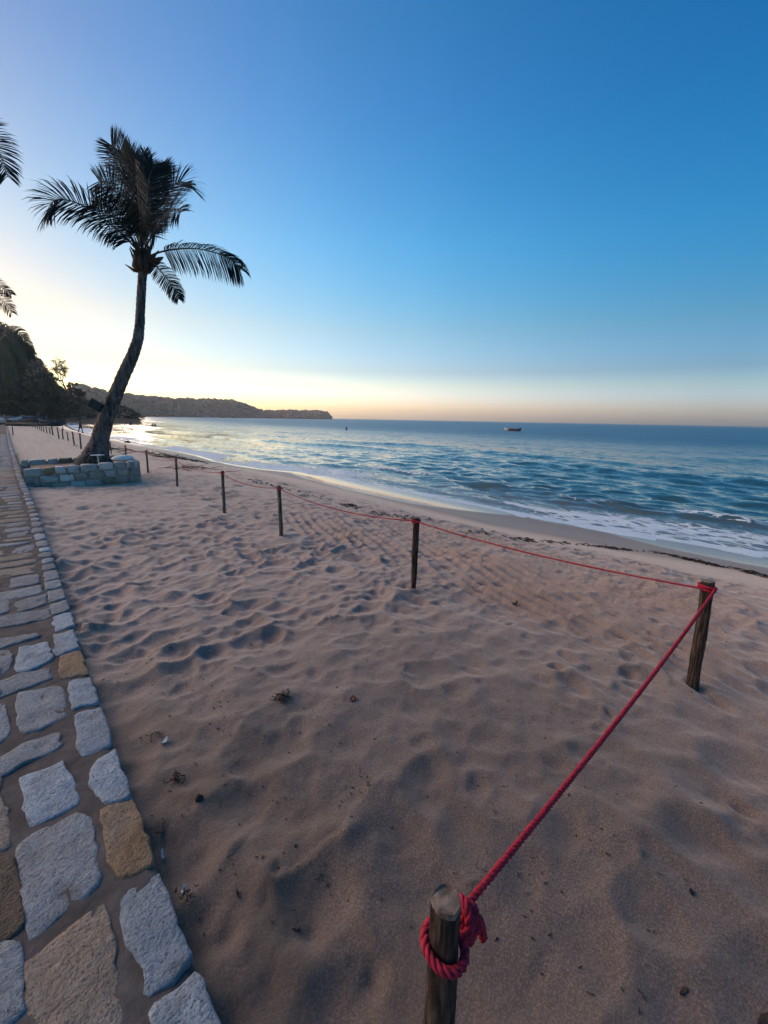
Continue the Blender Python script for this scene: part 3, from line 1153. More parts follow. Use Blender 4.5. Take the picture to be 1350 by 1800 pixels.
# ------------------------------------------------------------------ palms
def frond_mesh(pts, rad, length, n, droop, side_hint, theta=(72, 36), fold=.25, start=.14, seed=0, w=.015):
    """pts: path of the rachis (k,3). returns leaflet verts/faces and rachis path"""
    r_ = np.random.default_rng(seed)
    path = spline(pts, 40)
    tan = np.gradient(path, axis=0)
    tan /= np.linalg.norm(tan, axis=1)[:, None]
    V, F = [], []
    c = 0
    for i in range(n):
        t = start + (1 - start) * (i + r_.uniform(-.3, .3)) / n
        t = min(max(t, start), .998)
        k = t * 39
        k0 = min(int(k), 38)
        p = path[k0] + (path[k0 + 1] - path[k0]) * (k - k0)
        tg = tan[k0]
        sd_ = side_hint - tg * np.dot(side_hint, tg)
        sd_ /= np.linalg.norm(sd_)
        nm = np.cross(tg, sd_)
        th = R(theta[0] + (theta[1] - theta[0]) * ((t - start) / (1 - start)) ** 1.3)
        L = length * (math.sin(math.pi * min(.22 + .64 * (t - start) / (1 - start), 1)) ** .7) * r_.uniform(.86, 1.08)
        for s in (-1, 1):
            th2 = th + r_.normal(0, .06)
            d = sd_ * s * math.sin(th2) + tg * math.cos(th2) + nm * (fold + r_.normal(0, .07))
            d = d / np.linalg.norm(d)
            g = np.array([0, 0, -1.0])
            p1 = p + d * L * .45 + g * droop * L * .10
            d2 = d + g * droop * .55
            d2 /= np.linalg.norm(d2)
            p2 = p1 + d2 * L * .35
            d3 = d2 + g * droop * .75
            d3 /= np.linalg.norm(d3)
            p3 = p2 + d3 * L * .28
            wv = np.cross(d, nm)
            wv /= np.linalg.norm(wv) + 1e-9
            wv = wv + nm * r_.normal(0, .35)
            wv /= np.linalg.norm(wv)
            V += [p - wv * w * .5, p + wv * w * .5, p1 - wv * w, p1 + wv * w, p2 - wv * w * .8, p2 + wv * w * .8, p3]
            F += [(c, c + 1, c + 3, c + 2), (c + 2, c + 3, c + 5, c + 4), (c + 4, c + 5, c + 6)]
            c += 7
    return np.array(V), F, path


def add_frond(parent, origin, pts, length=.85, n=80, droop=.5, side=None, rad=.028, fold=.2, theta=(72, 36), seed=0, start=.14, w=.015, mat='frond'):
    pts = np.asarray(pts, float)
    if side is None:
        side = np.cross(pts[-1] - pts[0], [0, 0, 1.0])
    V, F, path = frond_mesh(pts, rad, length, n, droop, np.asarray(side, float), theta, fold, start, seed, w)
    fr = build('frond', V - origin, F, M[mat], parent, False)
    mb = MB()
    mb.tube(path - origin, np.linspace(rad, rad * .18, len(path)), 6)
    mb.link('leaf_stalk', M['rachis'], fr)
    return fr


def trunk_mesh(ctrl, radii, rings, sides, seed, ringbump=.02):
    path = spline(np.c_[ctrl, radii], rings)
    p, r_ = path[:, :3], path[:, 3]
    tan = np.gradient(p, axis=0)
    tan /= np.linalg.norm(tan, axis=1)[:, None]
    V = []
    for i in range(rings):
        a = np.cross(tan[i], [0.3, 1, 0])
        a /= np.linalg.norm(a)
        b = np.cross(tan[i], a)
        for k in range(sides):
            t = 2 * math.pi * k / sides
            rr = r_[i] * (1 + ringbump * (1 if i % 4 == 0 else -.3) + .10 * float(vnoise(np.array(math.cos(t) * 2 + 7), np.array(math.sin(t) * 2 + i * .22), seed)))
            V.append(p[i] + rr * (math.cos(t) * a + math.sin(t) * b))
    F = []
    for i in range(rings - 1):
        for k in range(sides):
            k2 = (k + 1) % sides
            F.append((i * sides + k, i * sides + k2, (i + 1) * sides + k2, (i + 1) * sides + k))
    F.append(tuple((rings - 1) * sides + k for k in range(sides)))
    return np.array(V), F


PB = np.array([1.86, 15.0, .40])
dep = float((Vector(PB) - Vector((0, 0, CAM_H))) @ fw)


def pp(px, py, dd=0.0):
    """a point of the palm: its place across the view, at the palm's own distance"""
    return at_depth(px, py, dep + dd)


palm = thing('palm_tree', 'tall coconut palm leaning right from the stone planter, dark fronds swept upwards', 'palm tree', PB)
tp = [(167, 822, 0, 30), (168, 812, 0, 27), (170, 800, 0, 21), (173, 785, 0, 16.5), (178, 765, 0, 13.6), (187, 735, -.05, 12.2), (203, 693, -.1, 11),
      (222, 650, -.15, 9.8), (238, 612, -.2, 8.8), (245, 580, -.2, 7.8), (247, 545, -.2, 7.1), (249, 505, -.2, 6.9), (251, 476, -.2, 6.8), (253, 452, -.2, 8)]
ctrl = np.array([pp(a, b, c) for a, b, c, _ in tp])
V, F = trunk_mesh(ctrl, np.array([d * dep / FPX for *_, d in tp]), 200, 22, 31, .05)
build('trunk', V - PB, F, M['trunk'], palm)
CR = pp(254, 446, -.2)
# leaf bases and fibre at the crown
mb = MB()
cr_ = np.random.default_rng(9)
for i in range(30):
    a = cr_.uniform(0, 6.28)
    el = cr_.uniform(.1, 1.1)
    p0 = pp(253, 466, -.2) + np.array([math.cos(a), math.sin(a), 0]) * .10 + [0, 0, cr_.uniform(-.25, .35)]
    d = np.array([math.cos(a) * math.cos(el), math.sin(a) * math.cos(el), math.sin(el)])
    L = cr_.uniform(.2, .5)
    mb.tube([p0 - PB, p0 + d * L * .5 - PB, p0 + d * L + [0, 0, L * .25] - PB], [.055, .05, .012], 5)
for i in range(9):
    a = i * .7
    p0 = pp(252, 478, -.2) + np.array([math.cos(a), math.sin(a), 0]) * .12
    mb.tube([p0 - PB, p0 + [math.cos(a) * .10, math.sin(a) * .1, .12] - PB, p0 + [math.cos(a) * .05, math.sin(a) * .05, .42] - PB], [.05, .075, .05], 6)
mb.link('crown_shaft', M['sheath'], palm)
view = np.array(fw)
side_px = np.array(rt)


def zf(pts):
    """pixels of the 3x crop of the crown, with depth"""
    return [pp(x / 3, 200 + y / 3, d) for x, y, d in pts]


FR = [
    # path in the crop, leaflet length, count, droop, fold, side spread
    ([(720, 715, -.2), (650, 640, -.5), (560, 565, -.9), (450, 490, -1.2), (340, 452, -1.4), (275, 468, -1.5), (238, 545, -1.5)], .86, 92, .55, .05),
    ([(735, 700, -.2), (700, 520, .2), (655, 370, .5), (628, 260, .8), (602, 195, .9), (588, 165, .9)], .82, 92, .05, .1),
    ([(750, 700, -.3), (742, 560, -.9), (730, 420, -1.6), (720, 310, -2.2), (712, 238, -2.6)], .90, 92, .12, .1),
    ([(765, 700, -.2), (795, 590, -.1), (840, 480, .1), (890, 400, .2), (950, 358, .2), (1003, 378, .2)], .84, 88, .35, .1),
    ([(790, 750, -.2), (850, 728, -.2), (930, 714, -.2), (1040, 712, -.2), (1150, 738, -.2), (1215, 770, -.2), (1268, 822, -.2)], .70, 88, 1.5, -.3),
    ([(790, 775, -.25), (830, 810, -.4), (875, 862, -.5), (915, 920, -.5), (942, 978, -.5)], .38, 60, .5, .1),
    ([(728, 705, -.3), (665, 620, -1.0), (600, 535, -1.7), (535, 475, -2.2), (490, 478, -2.5)], .80, 84, .45, .1),
    ([(745, 690, 0), (748, 520, .6), (722, 360, 1.1), (692, 265, 1.4), (660, 205, 1.5)], .84, 88, .1, .1),
    ([(755, 690, 0), (775, 540, .5), (780, 400, .9), (765, 300, 1.1), (742, 225, 1.2)], .84, 88, .15, .1),
    ([(765, 705, -.2), (815, 620, -.7), (865, 545, -1.2), (915, 500, -1.6), (955, 520, -1.9)], .78, 84, .5, .1),
    ([(760, 690, 0), (800, 560, .8), (832, 440, 1.4), (850, 350, 1.8), (880, 290, 2.0)], .78, 84, .15, .1),
    ([(740, 700, -.1), (690, 560, -.2), (640, 450, -.2), (585, 380, -.1), (520, 355, 0)], .80, 88, .25, .1),
    ([(742, 690, .1), (715, 520, .7), (680, 350, 1.2), (660, 262, 1.5), (640, 200, 1.6)], .84, 88, .05, .1),
    ([(758, 690, .2), (785, 540, .8), (808, 420, 1.2), (828, 330, 1.4), (846, 280, 1.5)], .84, 88, .1, .1),
    ([(750, 690, -.1), (765, 560, -.3), (775, 430, -.5), (790, 330, -.6), (812, 275, -.6)], .80, 88, .1, .1),
]
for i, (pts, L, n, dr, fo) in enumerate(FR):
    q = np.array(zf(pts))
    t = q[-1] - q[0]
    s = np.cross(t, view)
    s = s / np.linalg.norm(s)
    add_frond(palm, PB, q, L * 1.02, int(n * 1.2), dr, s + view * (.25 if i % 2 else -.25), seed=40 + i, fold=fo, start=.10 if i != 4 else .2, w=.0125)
# a folded spathe below the crown
mb = MB()
mb.tube(spline(np.array(zf([(770, 785, -.3), (810, 775, -.35), (845, 765, -.35), (862, 755, -.35)])) - PB, 8), [.03, .05, .06, .065, .06, .05, .03, .01], 7)
mb.link('spathe', M['sheath'], palm)


def whole_palm(base, top, lean, r0, nf, flen, label, seed, extra=(), group=None, el=(-.5, 1.2), skip=None):
    r_ = np.random.default_rng(seed)
    base, top = np.array(base, float), np.array(top, float)
    o = thing('palm_tree', label, 'palm tree', base, group)
    mid = (base + top) / 2 + np.array(lean)
    V, F = trunk_mesh(np.array([base - [0, 0, .4], base + (mid - base) * .5 - np.array(lean) * -.1, mid, top]), np.array([r0 * 1.5, r0, r0 * .8, r0 * .55]), 50, 12, seed)
    build('trunk', V - base, F, M['trunk'], o)
    for i in range(nf):
        a = 6.283 * i / nf + r_.uniform(-.2, .2)
        if skip and skip(a):
            continue
        e = r_.uniform(*el)
        d = np.array([math.cos(a), math.sin(a), 0])
        p = [top, top + d * flen * .3 * math.cos(e) + [0, 0, flen * .3 * math.sin(e) + .2], top + d * flen * .65 * math.cos(e * .8) + [0, 0, flen * (.5 * math.sin(e) - .02)],
             top + d * flen * .92 * math.cos(e * .6) + [0, 0, flen * (.42 * math.sin(e) - .30)]]
        add_frond(o, base, p, flen * .25, 70, .8, None, seed=seed * 50 + i)
    for j, (pts, L, n, dr) in enumerate(extra):
        q = np.array(pts)
        s = np.cross(q[-1] - q[0], view)
        add_frond(o, base, q, L, n, dr, s / np.linalg.norm(s) + view * .2, seed=seed * 50 + 30 + j, fold=.1, w=.03 if n > 100 else .013, mat='frond_olive' if n > 100 else 'frond')
    return o


# palms on the landward side, of which only frond tips and a strip of trunk reach into the picture
d2 = 9.0
top2 = at_depth(-150, 250, d2)
whole_palm((top2[0] - 1.2, top2[1] + .3, .1), top2, (.2, 0, 0), .17, 9, 3.0, 'palm beside the promenade whose single frond tip droops into the upper left', 3,
           [([top2, at_depth(-95, 215, d2), at_depth(-40, 225, d2), at_depth(-4, 262, d2), at_depth(14, 312, d2)], .56, 84, .35)], skip=lambda a: math.cos(a) > -.2)
d3 = 17.0
top3 = at_depth(-95, 500, d3)
whole_palm((top3[0] - 1.0, top3[1], .1), top3, (.3, 0, 0), .17, 9, 3.0, 'palm at the left edge with two thin frond tips over the bright sky', 4,
           [([top3, at_depth(-60, 478, d3), at_depth(-25, 487, d3), at_depth(4, 506, d3), at_depth(20, 518, d3)], .42, 70, .5),
            ([top3, at_depth(-60, 500, d3), at_depth(-25, 508, d3), at_depth(5, 528, d3), at_depth(22, 550, d3)], .50, 70, .5)], skip=lambda a: math.cos(a) > -.2)
d4 = 34.0
b4 = at_range(-22, 758, 44)
top4 = at_depth(-4, 596, d4)
whole_palm((b4[0], b4[1], .1), top4, (.35, 0, .3), .24, 9, 3.4, 'palm with a pale trunk and drooping yellowish green fronds before the hill', 6,
           [([top4, at_depth(12, 580, d4), at_depth(32, 583, d4), at_depth(48, 606, d4), at_depth(56, 630, d4)], .8, 110, 1.1),
            ([top4, at_depth(8, 590, d4 - .8), at_depth(22, 600, d4 - 1), at_depth(34, 625, d4 - 1), at_depth(38, 652, d4 - 1)], .8, 110, 1.1),
            ([top4, at_depth(6, 605, d4 - 1), at_depth(12, 628, d4 - 1.4), at_depth(16, 655, d4 - 1.5), at_depth(15, 680, d4 - 1.5)], .8, 110, 1.1)], skip=lambda a: math.cos(a) > 0)

# ------------------------------------------------------------------ wooded hill at the end of the beach
HA = np.array([-70, -40, -20, -8, -2, .7, 2.6, 3.5, 4.2, 4.9, 6.0, 7.5, 9.5, 11, 13])
HE = np.array([8., 14, 15, 12.5, 9.6, 8.1, 6.5, 4.7, 3.2, 2.3, 1.55, 1.25, .9, .35, -.6])


def hill_z(x, y):
    d = np.hypot(x, y)
    az = np.degrees(np.arctan2(x, y))
    ridge = np.tan(np.radians(np.interp(az, HA, HE))) * 265 + .2
    t = sstep(176, 262, d + 10 * fbm(x * .02, y * .02, 700, 2))
    z = 1.0 + ridge * t * (1 - .55 * sstep(285, 420, d))
    return z + (2.2 * fbm(x * .05, y * .05, 701, 4)) * t - 2.5 * (1 - sstep(160, 176, d))


xs_ = np.arange(-330, 86, 3.5)
ys_ = np.arange(20, 430, 3.5)
gx, gy = np.meshgrid(xs_, ys_)
hz = hill_z(gx.ravel(), gy.ravel())
fc = grid_faces(len(xs_), len(ys_))
dd = np.hypot(gx.ravel(), gy.ravel())
azz = np.degrees(np.arctan2(gx.ravel(), gy.ravel()))
ok = (dd > 158) & (azz < 12.4) & (azz > -72)
fc = fc[ok[fc].all(1)]
hill = kind(build('hill', np.c_[gx.ravel(), gy.ravel(), hz], fc, M['hill']), 'structure')
# open ground inland of the promenade, out of the picture
gx, gy = np.meshgrid(np.linspace(-330, -2.4, 40), np.linspace(-60, 260, 40))
kind(build('inland_ground', np.c_[gx.ravel(), gy.ravel(), .05 + .25 * fbm(gx.ravel() * .1, gy.ravel() * .1, 710, 3)], grid_faces(40, 40), M['hill']), 'structure')


def leaf_clumps(centers, radii, per, size, r_, flat=.7, outward=True):
    """many leaf-sized quads spread through round clumps"""
    n = len(centers) * per
    c = np.repeat(np.asarray(centers, float), per, 0)
    rr = np.repeat(np.asarray(radii, float), per)
    d = r_.normal(size=(n, 3))
    d /= np.linalg.norm(d, axis=1)[:, None]
    p = c + d * (rr * r_.uniform(.45, 1.05, n) ** .6)[:, None] * [1, 1, flat]
    a = r_.normal(size=(n, 3)) + d * .3
    a /= np.linalg.norm(a, axis=1)[:, None]
    b = np.cross(a, r_.normal(size=(n, 3)))
    b /= np.linalg.norm(b, axis=1)[:, None]
    s = size * r_.uniform(.6, 1.4, n)[:, None]
    V = np.stack([p - a * s, p + b * s * .45, p + a * s, p - b * s * .45], 1).reshape(-1, 3)
    return V, np.arange(n * 4).reshape(n, 4)


def tree_parts(seed, hgt, wid, dens=1.0, leaf=.32, trunk_frac=.3, clumps=70, bare=0.0):
    r_ = np.random.default_rng(seed)
    mb = MB()
    tr = .03 * hgt * .6
    mb.tube(spline([[0, 0, -.5], [.1, 0, hgt * .15], [r_.normal(0, .2), r_.normal(0, .2), hgt * trunk_frac], [r_.normal(0, .3), r_.normal(0, .3), hgt * .7]], 9), np.linspace(tr, tr * .25, 9), 6)
    cs, rs = [], []
    for i in range(clumps):
        a = r_.uniform(0, 6.28)
        t = r_.uniform(trunk_frac * .8, .97)
        env = math.sin(math.pi * min(.12 + .86 * (t - trunk_frac * .8) / (1 - trunk_frac * .8), 1)) ** .6
        q = wid * .5 * env * r_.uniform(.35, 1.0) ** .6
        p = np.array([math.cos(a) * q, math.sin(a) * q, hgt * t])
        p[:2] *= 1 + .3 * math.sin(a * 3 + seed)
        cs.append(p)
        rs.append(r_.uniform(.08, .16) * wid)
        if i < 14:
            mb.tube(spline([[0, 0, hgt * trunk_frac * .9], [p[0] * .4, p[1] * .4, hgt * (trunk_frac + .35 * (t - trunk_frac))], p], 5), np.linspace(tr * .45, .03, 5), 4)
    V, F = leaf_clumps(cs, rs, max(4, int(38 * dens)), leaf, r_)
    return np.concatenate(mb.v), mb.f, V, F


TREES = []
for i, (hgt, wid, dens, lf) in enumerate(((11, 11, 1.2, .36), (12, 9, 1.1, .34), (9, 10, 1.2, .34), (8, 7, 1.1, .32), (5, 7, 1.1, .30))):
    tv, tf, lv, lf_ = tree_parts(900 + i, hgt, wid, dens, lf, .22 if i < 4 else .12, 80)
    m1 = bpy.data.meshes.new('trunk')
    m1.from_pydata([tuple(q) for q in tv], [], tf)
    m1.materials.append(M['bark'])
    o = build('tmp', lv, lf_, M['leaf'], None, False)
    m2 = o.data
    m2.name = 'crown'
    bpy.data.objects.remove(o)
    TREES.append((m1, m2, hgt))


def plant_tree(k, px, dist, top_py, label, group=None, mat=None, name='tree', rz=None):
    """a tree whose top reaches a given height seen from the promenade"""
    p = at_range(px, 735, dist)
    z0 = max(float(hill_z(np.array([p[0]]), np.array([p[1]]))[0]) if dist > 165 else sand_at(p[0], p[1]), -.6)
    ztop = at_range(px, top_py, dist)[2]
    m1, m2, hgt = TREES[k]
    s = (ztop - z0) / hgt
    o = thing(name, label, 'tree', (p[0], p[1], z0), group, rz if rz is not None else px * 1.7)
    o.scale = (max(s, .55), max(s, .55), s)
    link('trunk', m1, o)
    c = link('crown', m2, o)
    if mat:
        c.material_slots[0].link = 'OBJECT'
        c.material_slots[0].material = mat
    return o


GT = 'leafy trees at the foot of the hill'
plant_tree(0, 6, 150, 668, 'broad dark tree at the far left behind the beached boats', GT)
plant_tree(1, 28, 158, 652, 'tall dark green tree behind the drooping yellowish palm fronds', GT)
plant_tree(2, 50, 152, 662, 'dark spreading tree above the beached pirogues, left of the taller pair', GT)
plant_tree(0, 72, 160, 650, 'tallest dark broadleaf tree in front of the hill', GT)
plant_tree(1, 92, 156, 672, 'dark rounded tree over the faded blue boat', GT)
plant_tree(3, 108, 160, 690, 'smaller dark tree sloping down towards the water, beside the rounded one', GT)
plant_tree(4, 20, 140, 706, 'low grey green bush left of the beached boats', GT, name='bush')
plant_tree(4, 62, 142, 710, 'low wide bush directly behind the pale beached boat', GT, name='bush')
plant_tree(4, 88, 146, 712, 'low bush at the back of the beach near the dark upright figure', GT, name='bush')
plant_tree(3, 124, 178, 704, 'dark tree on the shore where the hill meets the water', GT)
plant_tree(4, 140, 200, 712, 'low shoreline tree just left of the palm trunk', GT)
plant_tree(4, 154, 205, 716, 'bushy tree over the water, partly behind the palm trunk', GT)
plant_tree(4, 170, 210, 717, 'bushy tree over the water, mostly hidden by the palm trunk', GT)
plant_tree(4, 192, 215, 721, 'last low tree of the point, right of the palm trunk', GT)
# hillside thicket: one mass
sr = np.random.default_rng(15)
cs, rs = [], []
while len(cs) < 2600:
    a = R(sr.uniform(-14, 11.5))
    d = sr.uniform(172, 285)
    x, y = d * math.sin(a), d * math.cos(a)
    z = float(hill_z(np.array([x]), np.array([y]))[0])
    if z < .3:
        continue
    r_ = sr.uniform(.9, 2.1) * (1 if a < R(5) else .8)
    cs.append((x, y, z + r_ * .35))
    rs.append(r_)
cs, rs = np.array(cs), np.array(rs)
hi = (cs[:, 2] > 14) & (sr.random(len(cs)) < .75)
V, F = leaf_clumps(cs[~hi], rs[~hi], 34, .42, sr)
kind(build('hillside_thicket', V, F, M['leaf'], None, False), 'stuff')
V, F = leaf_clumps(cs[hi], rs[hi], 34, .38, sr)
kind(build('dry_hillside_scrub', V, F, M['dry'], None, False), 'stuff')


# open, half bare tree standing out against the sky
def branch(mb, tips, p, d, L, r_, depth, g):
    q = p + d * L
    bend = g.normal(0, .12, 3) * L
    mb.tube(spline([p, (p + q) / 2 + bend, q], 4), np.linspace(r_, r_ * .62, 4), 5 if depth > 2 else 4, False)
    if depth == 0:
        tips.append(q)
        return
    if depth <= 2:
        tips.append(q)
    for _ in range(3 if depth > 1 else 2):
        nd = d + g.normal(0, .52, 3) + [0, 0, .08]
        branch(mb, tips, q, nd / np.linalg.norm(nd), L * g.uniform(.62, .86), r_ * .6, depth - 1, g)


def airy_tree(px, dist, base_py, top_py, label, seed, mat, dens, leaf, depth=4, group=None):
    g = np.random.default_rng(seed)
    p = at_range(px, base_py, dist)
    H = at_range(px, top_py, dist)[2] - p[2]
    o = thing('open_tree', label, 'tree', p, group)
    mb, tips = MB(), []
    branch(mb, tips, np.array([0, 0, -.5]), np.array([.05, 0, 1.0]), H * .30, H * .022, depth, g)
    mb.link('trunk', M['bark'], o)
    V, F = leaf_clumps(np.array(tips), np.full(len(tips), H * .05), dens, leaf, g)
    build('crown', V, F, mat, o, False)
    return o


airy_tree(118, 205, 706, 628, 'open half bare tree with see-through crown against the bright sky', 11, M['leaf2'], 8, .30)
airy_tree(131, 200, 712, 668, 'reddish brown leafy tree just under the half bare one', 12, M['dry'], 22, .34)
airy_tree(99, 235, 668, 618, 'thin wispy tree on the hill crest left of the half bare tree', 13, M['dry'], 4, .25)

# ------------------------------------------------------------------ headland across the bay
SP = np.array([(120, 690), (140, 680), (165, 687), (190, 693), (205, 695), (230, 697), (260, 700), (300, 702), (330, 703), (400, 704), (420, 709), (440, 716), (455, 722),
               (470, 724), (500, 723.5), (560, 723.5), (575, 726), (583, 735.5)])
HD = np.array([(4, 620), (7, 760), (15, 1000), (24, 1150), (36, 1300)])
head_az, head_el = [], []
for px, py in SP:
    d = ray(px, py)
    head_az.append(math.degrees(math.atan2(d[0], d[1])))
    head_el.append(math.atan2(d[2], math.hypot(d[0], d[1])))
head_az, head_el = np.array(head_az), np.array(head_el)


def head_z(az, d):
    D = np.interp(az, HD[:, 0], HD[:, 1])
    top = np.tan(np.interp(az, head_az, head_el)) * D + CAM_H
    t = sstep(-95, 0, d - D + 18 * fbm(az * .6, d * .01, 720, 2))
    return SEA_Z - 2 + (top - SEA_Z + 2) * t * (1 - sstep(40, 260, d - D))


AZ = np.linspace(head_az[0] - 2, head_az[-1] + .05, 150)
DD = np.concatenate([np.linspace(-110, 20, 34), np.linspace(40, 280, 12)])
ga, gd = np.meshgrid(AZ, DD)
dist = np.interp(ga, HD[:, 0], HD[:, 1]) + gd
hz = head_z(ga.ravel(), dist.ravel()).reshape(ga.shape) + 1.2 * fbm(ga * 3, gd * .05, 730, 3)
headland = kind(build('headland', np.c_[(dist * np.sin(np.radians(ga))).ravel(), (dist * np.cos(np.radians(ga))).ravel(), hz.ravel()], grid_faces(150, len(DD)), M['headland']), 'structure')
iv, iff = ico(1)
iff = np.array(iff)
Vs, Fs, n = [], [], 0
hr = np.random.default_rng(19)
cnt = 0
while cnt < 2600:
    az = hr.uniform(5.5, head_az[-1] - .02)
    D = np.interp(az, HD[:, 0], HD[:, 1])
    d = D + hr.uniform(-90, 8)
    z = float(head_z(np.array([az]), np.array([d]))[0])
    if z < SEA_Z + 1.2:
        continue
    r_ = hr.uniform(2.2, 4.4) if d < D - 12 else hr.uniform(2.0, 6.2)
    c = np.array([d * math.sin(R(az)), d * math.cos(R(az)), z + r_ * .25])
    v = iv * r_ * [1, 1, hr.uniform(.55, .9)] * (1 + hr.normal(0, .16, (len(iv), 1)))
    Vs.append(v + c)
    Fs.append(iff + n)
    n += len(iv)
    cnt += 1
kind(build('headland_forest', np.vstack(Vs), np.vstack(Fs), M['canopy'], None, False), 'stuff')
# trees one can tell apart along its skyline
crowns = []
for k, (wd, ht, tf) in enumerate(((1.05, .40, .55), (.85, .62, .40), (.6, .72, .30))):
    g = np.random.default_rng(60 + k)
    cs = [(g.normal(0, .26) * wd, g.normal(0, .26) * wd, tf + ht * .5 * g.random()) for _ in range(26)]
    V, F = leaf_clumps(cs, np.full(26, .15), 26, .05, g, .6)
    o = build('tmp', V, F, M['canopy'], None, False)
    m2 = o.data
    m2.name = 'crown'
    bpy.data.objects.remove(o)
    mb = MB()
    mb.tube([[0, 0, -.2], [.02, 0, tf * .6], [0, .02, tf + .15]], [.035, .025, .012], 5)
    for a in (0, 2.1, 4.2):
        mb.tube([[0, 0, tf * .6], [.18 * wd * math.cos(a), .18 * wd * math.sin(a), tf + .1]], [.018, .008], 4)
    m1 = bpy.data.meshes.new('trunk')
    m1.from_pydata([tuple(q) for q in np.concatenate(mb.v)], [], mb.f)
    m1.materials.append(M['bark'])
    crowns.append((m1, m2))
GS = 'trees on the headland skyline'
for px, py, hpx, k, lab in [
    (161, 687, 10, 0, 'flat topped tree on the highest part of the headland, left of the palm trunk'),
    (176, 690, 7, 1, 'small round tree on the headland skyline just left of the palm trunk'),
    (219, 696, 6, 2, 'slim bare-looking treetop on the skyline just right of the palm trunk'),
    (231, 698, 9, 1, 'large dome shaped tree on the skyline to the right of the palm trunk'),
    (250, 700, 7, 1, 'low dome shaped tree on the skyline after the large dome'),
    (275, 702, 9, 0, 'wide umbrella shaped tree on the skyline over open sky gaps'),
    (292, 703, 7, 1, 'bushy tree on the skyline between two umbrella shaped ones'),
    (316, 704, 10, 0, 'thin umbrella shaped tree above the pale bare trunk'),
    (332, 705, 6, 2, 'short pointed tree on the level part of the headland'),
    (352, 705, 7, 2, 'narrow tree on the level headland skyline, over the sailing boat'),
    (376, 705, 8, 2, 'slim tree rising near the middle of the level skyline'),
    (390, 706, 6, 1, 'rounded low tree on the skyline above the left dark boat'),
    (407, 706, 11, 1, 'tall ball topped tree at the brow of the headland'),
    (443, 718, 7, 2, 'pointed tree where the headland drops to its low tongue'),
    (459, 723, 5, 1, 'low round tree at the start of the low tongue'),
    (497, 725, 7, 1, 'rounded tree in the middle of the low tongue'),
    (508, 725, 6, 0, 'broad tree in the middle of the low tongue'),
    (540, 725, 6, 1, 'rounded tree towards the tip of the low tongue'),
    (567, 726, 8, 2, 'slim tree close to the tip of the headland'),
    (574, 727, 8, 0, 'last leaning tree at the tip of the headland'),
]:
    az = math.degrees(math.atan2(ray(px, py)[0], ray(px, py)[1]))
    D = float(np.interp(az, HD[:, 0], HD[:, 1]))
    z0 = float(head_z(np.array([az]), np.array([D - 4.0]))[0])
    ztop = at_range(px, py - hpx * .65, D)[2]
    p = at_range(px, py, D)
    p[2] = z0
    s = max((ztop - z0) / 1.02, 3.0)
    o = thing('skyline_tree', lab, 'tree', p, GS, px * .7)
    o.scale = (s * .95, s * .95, s)
    link('trunk', crowns[k][0], o)
    link('crown', crowns[k][1], o)
p = at_range(315, 724, 960)
mb = MB()
mb.tube([(0, 0, -3), (.3, 0, 9), (.1, .2, 19)], [.9, .75, .45], 6)
tag(mb.link('dead_tree', M['shell'], None, True, p), 'pale bare tree trunk standing upright among the headland forest', 'dead tree')
# dark rocks where the hill meets the sea
for i, (px, py, s, lab) in enumerate([(129, 738.5, .8, 'small dark rock in the bright water left of the walking person'), (131.5, 741.5, .7, 'lowest of the small dark rocks by the waterline left of the person'),
                                      (135, 743, .9, 'dark rock closest to the walking person'), (146, 736.5, .9, 'dark rock farthest out, above the walking person'), (127, 736, .6, 'tiny dark rock at the edge of the far sand')]):
    p = on_plane(px, py, SEA_Z)
    V, F = ico(2)
    V = V * [s * 1.3, s, s * .5] * (1 + .4 * fbm(V[:, 0] * 1.5 + i, V[:, 1] * 1.5 + V[:, 2], 800 + i, 3))[:, None]
    tag(build('shore_rock', V, F, M['rock'], None, False, p), lab, 'rock', 'rocks in the shallows')

# ------------------------------------------------------------------ posts
def post_mesh(base, top, r0, r1, seed, sides=14, rings=34, wob=.10, thin=0.0):
    base, top = np.array(base, float), np.array(top, float)
    g = np.random.default_rng(seed)
    ax = (top - base) / np.linalg.norm(top - base)
    a = np.cross(ax, [0, 1, 0.1])
    a /= np.linalg.norm(a)
    b = np.cross(ax, a)
    V, F = [], []
    k_ = np.arange(sides)
    th = 2 * math.pi * k_ / sides
    for i in range(rings):
        t = i / (rings - 1)
        c = base + (top - base) * t + a * .012 * float(vnoise(np.array(t * 3.), np.array(seed * 1.), 5)) + b * .012 * float(vnoise(np.array(t * 3.), np.array(seed * 1. + 9), 5))
        r_ = r0 + (r1 - r0) * t
        r_ *= 1 - thin * (1 - sstep(.15, .5, t))
        rr = r_ * (1 + wob * 2 * vnoise(np.cos(th) * 1.7 + seed, np.sin(th) * 1.7 + t * 5, seed) + wob * .8 * vnoise(np.cos(th) * 5 + seed, np.sin(th) * 5 + t * 26, seed + 3))
        V += [c + rr[k] * (math.cos(th[k]) * a + math.sin(th[k]) * b) for k in range(sides)]
    for i in range(rings - 1):
        for k in range(sides):
            k2 = (k + 1) % sides
            F.append((i * sides + k, i * sides + k2, (i + 1) * sides + k2, (i + 1) * sides + k))
    last = np.array(V[-sides:])
    return np.array(V), F, last, ax


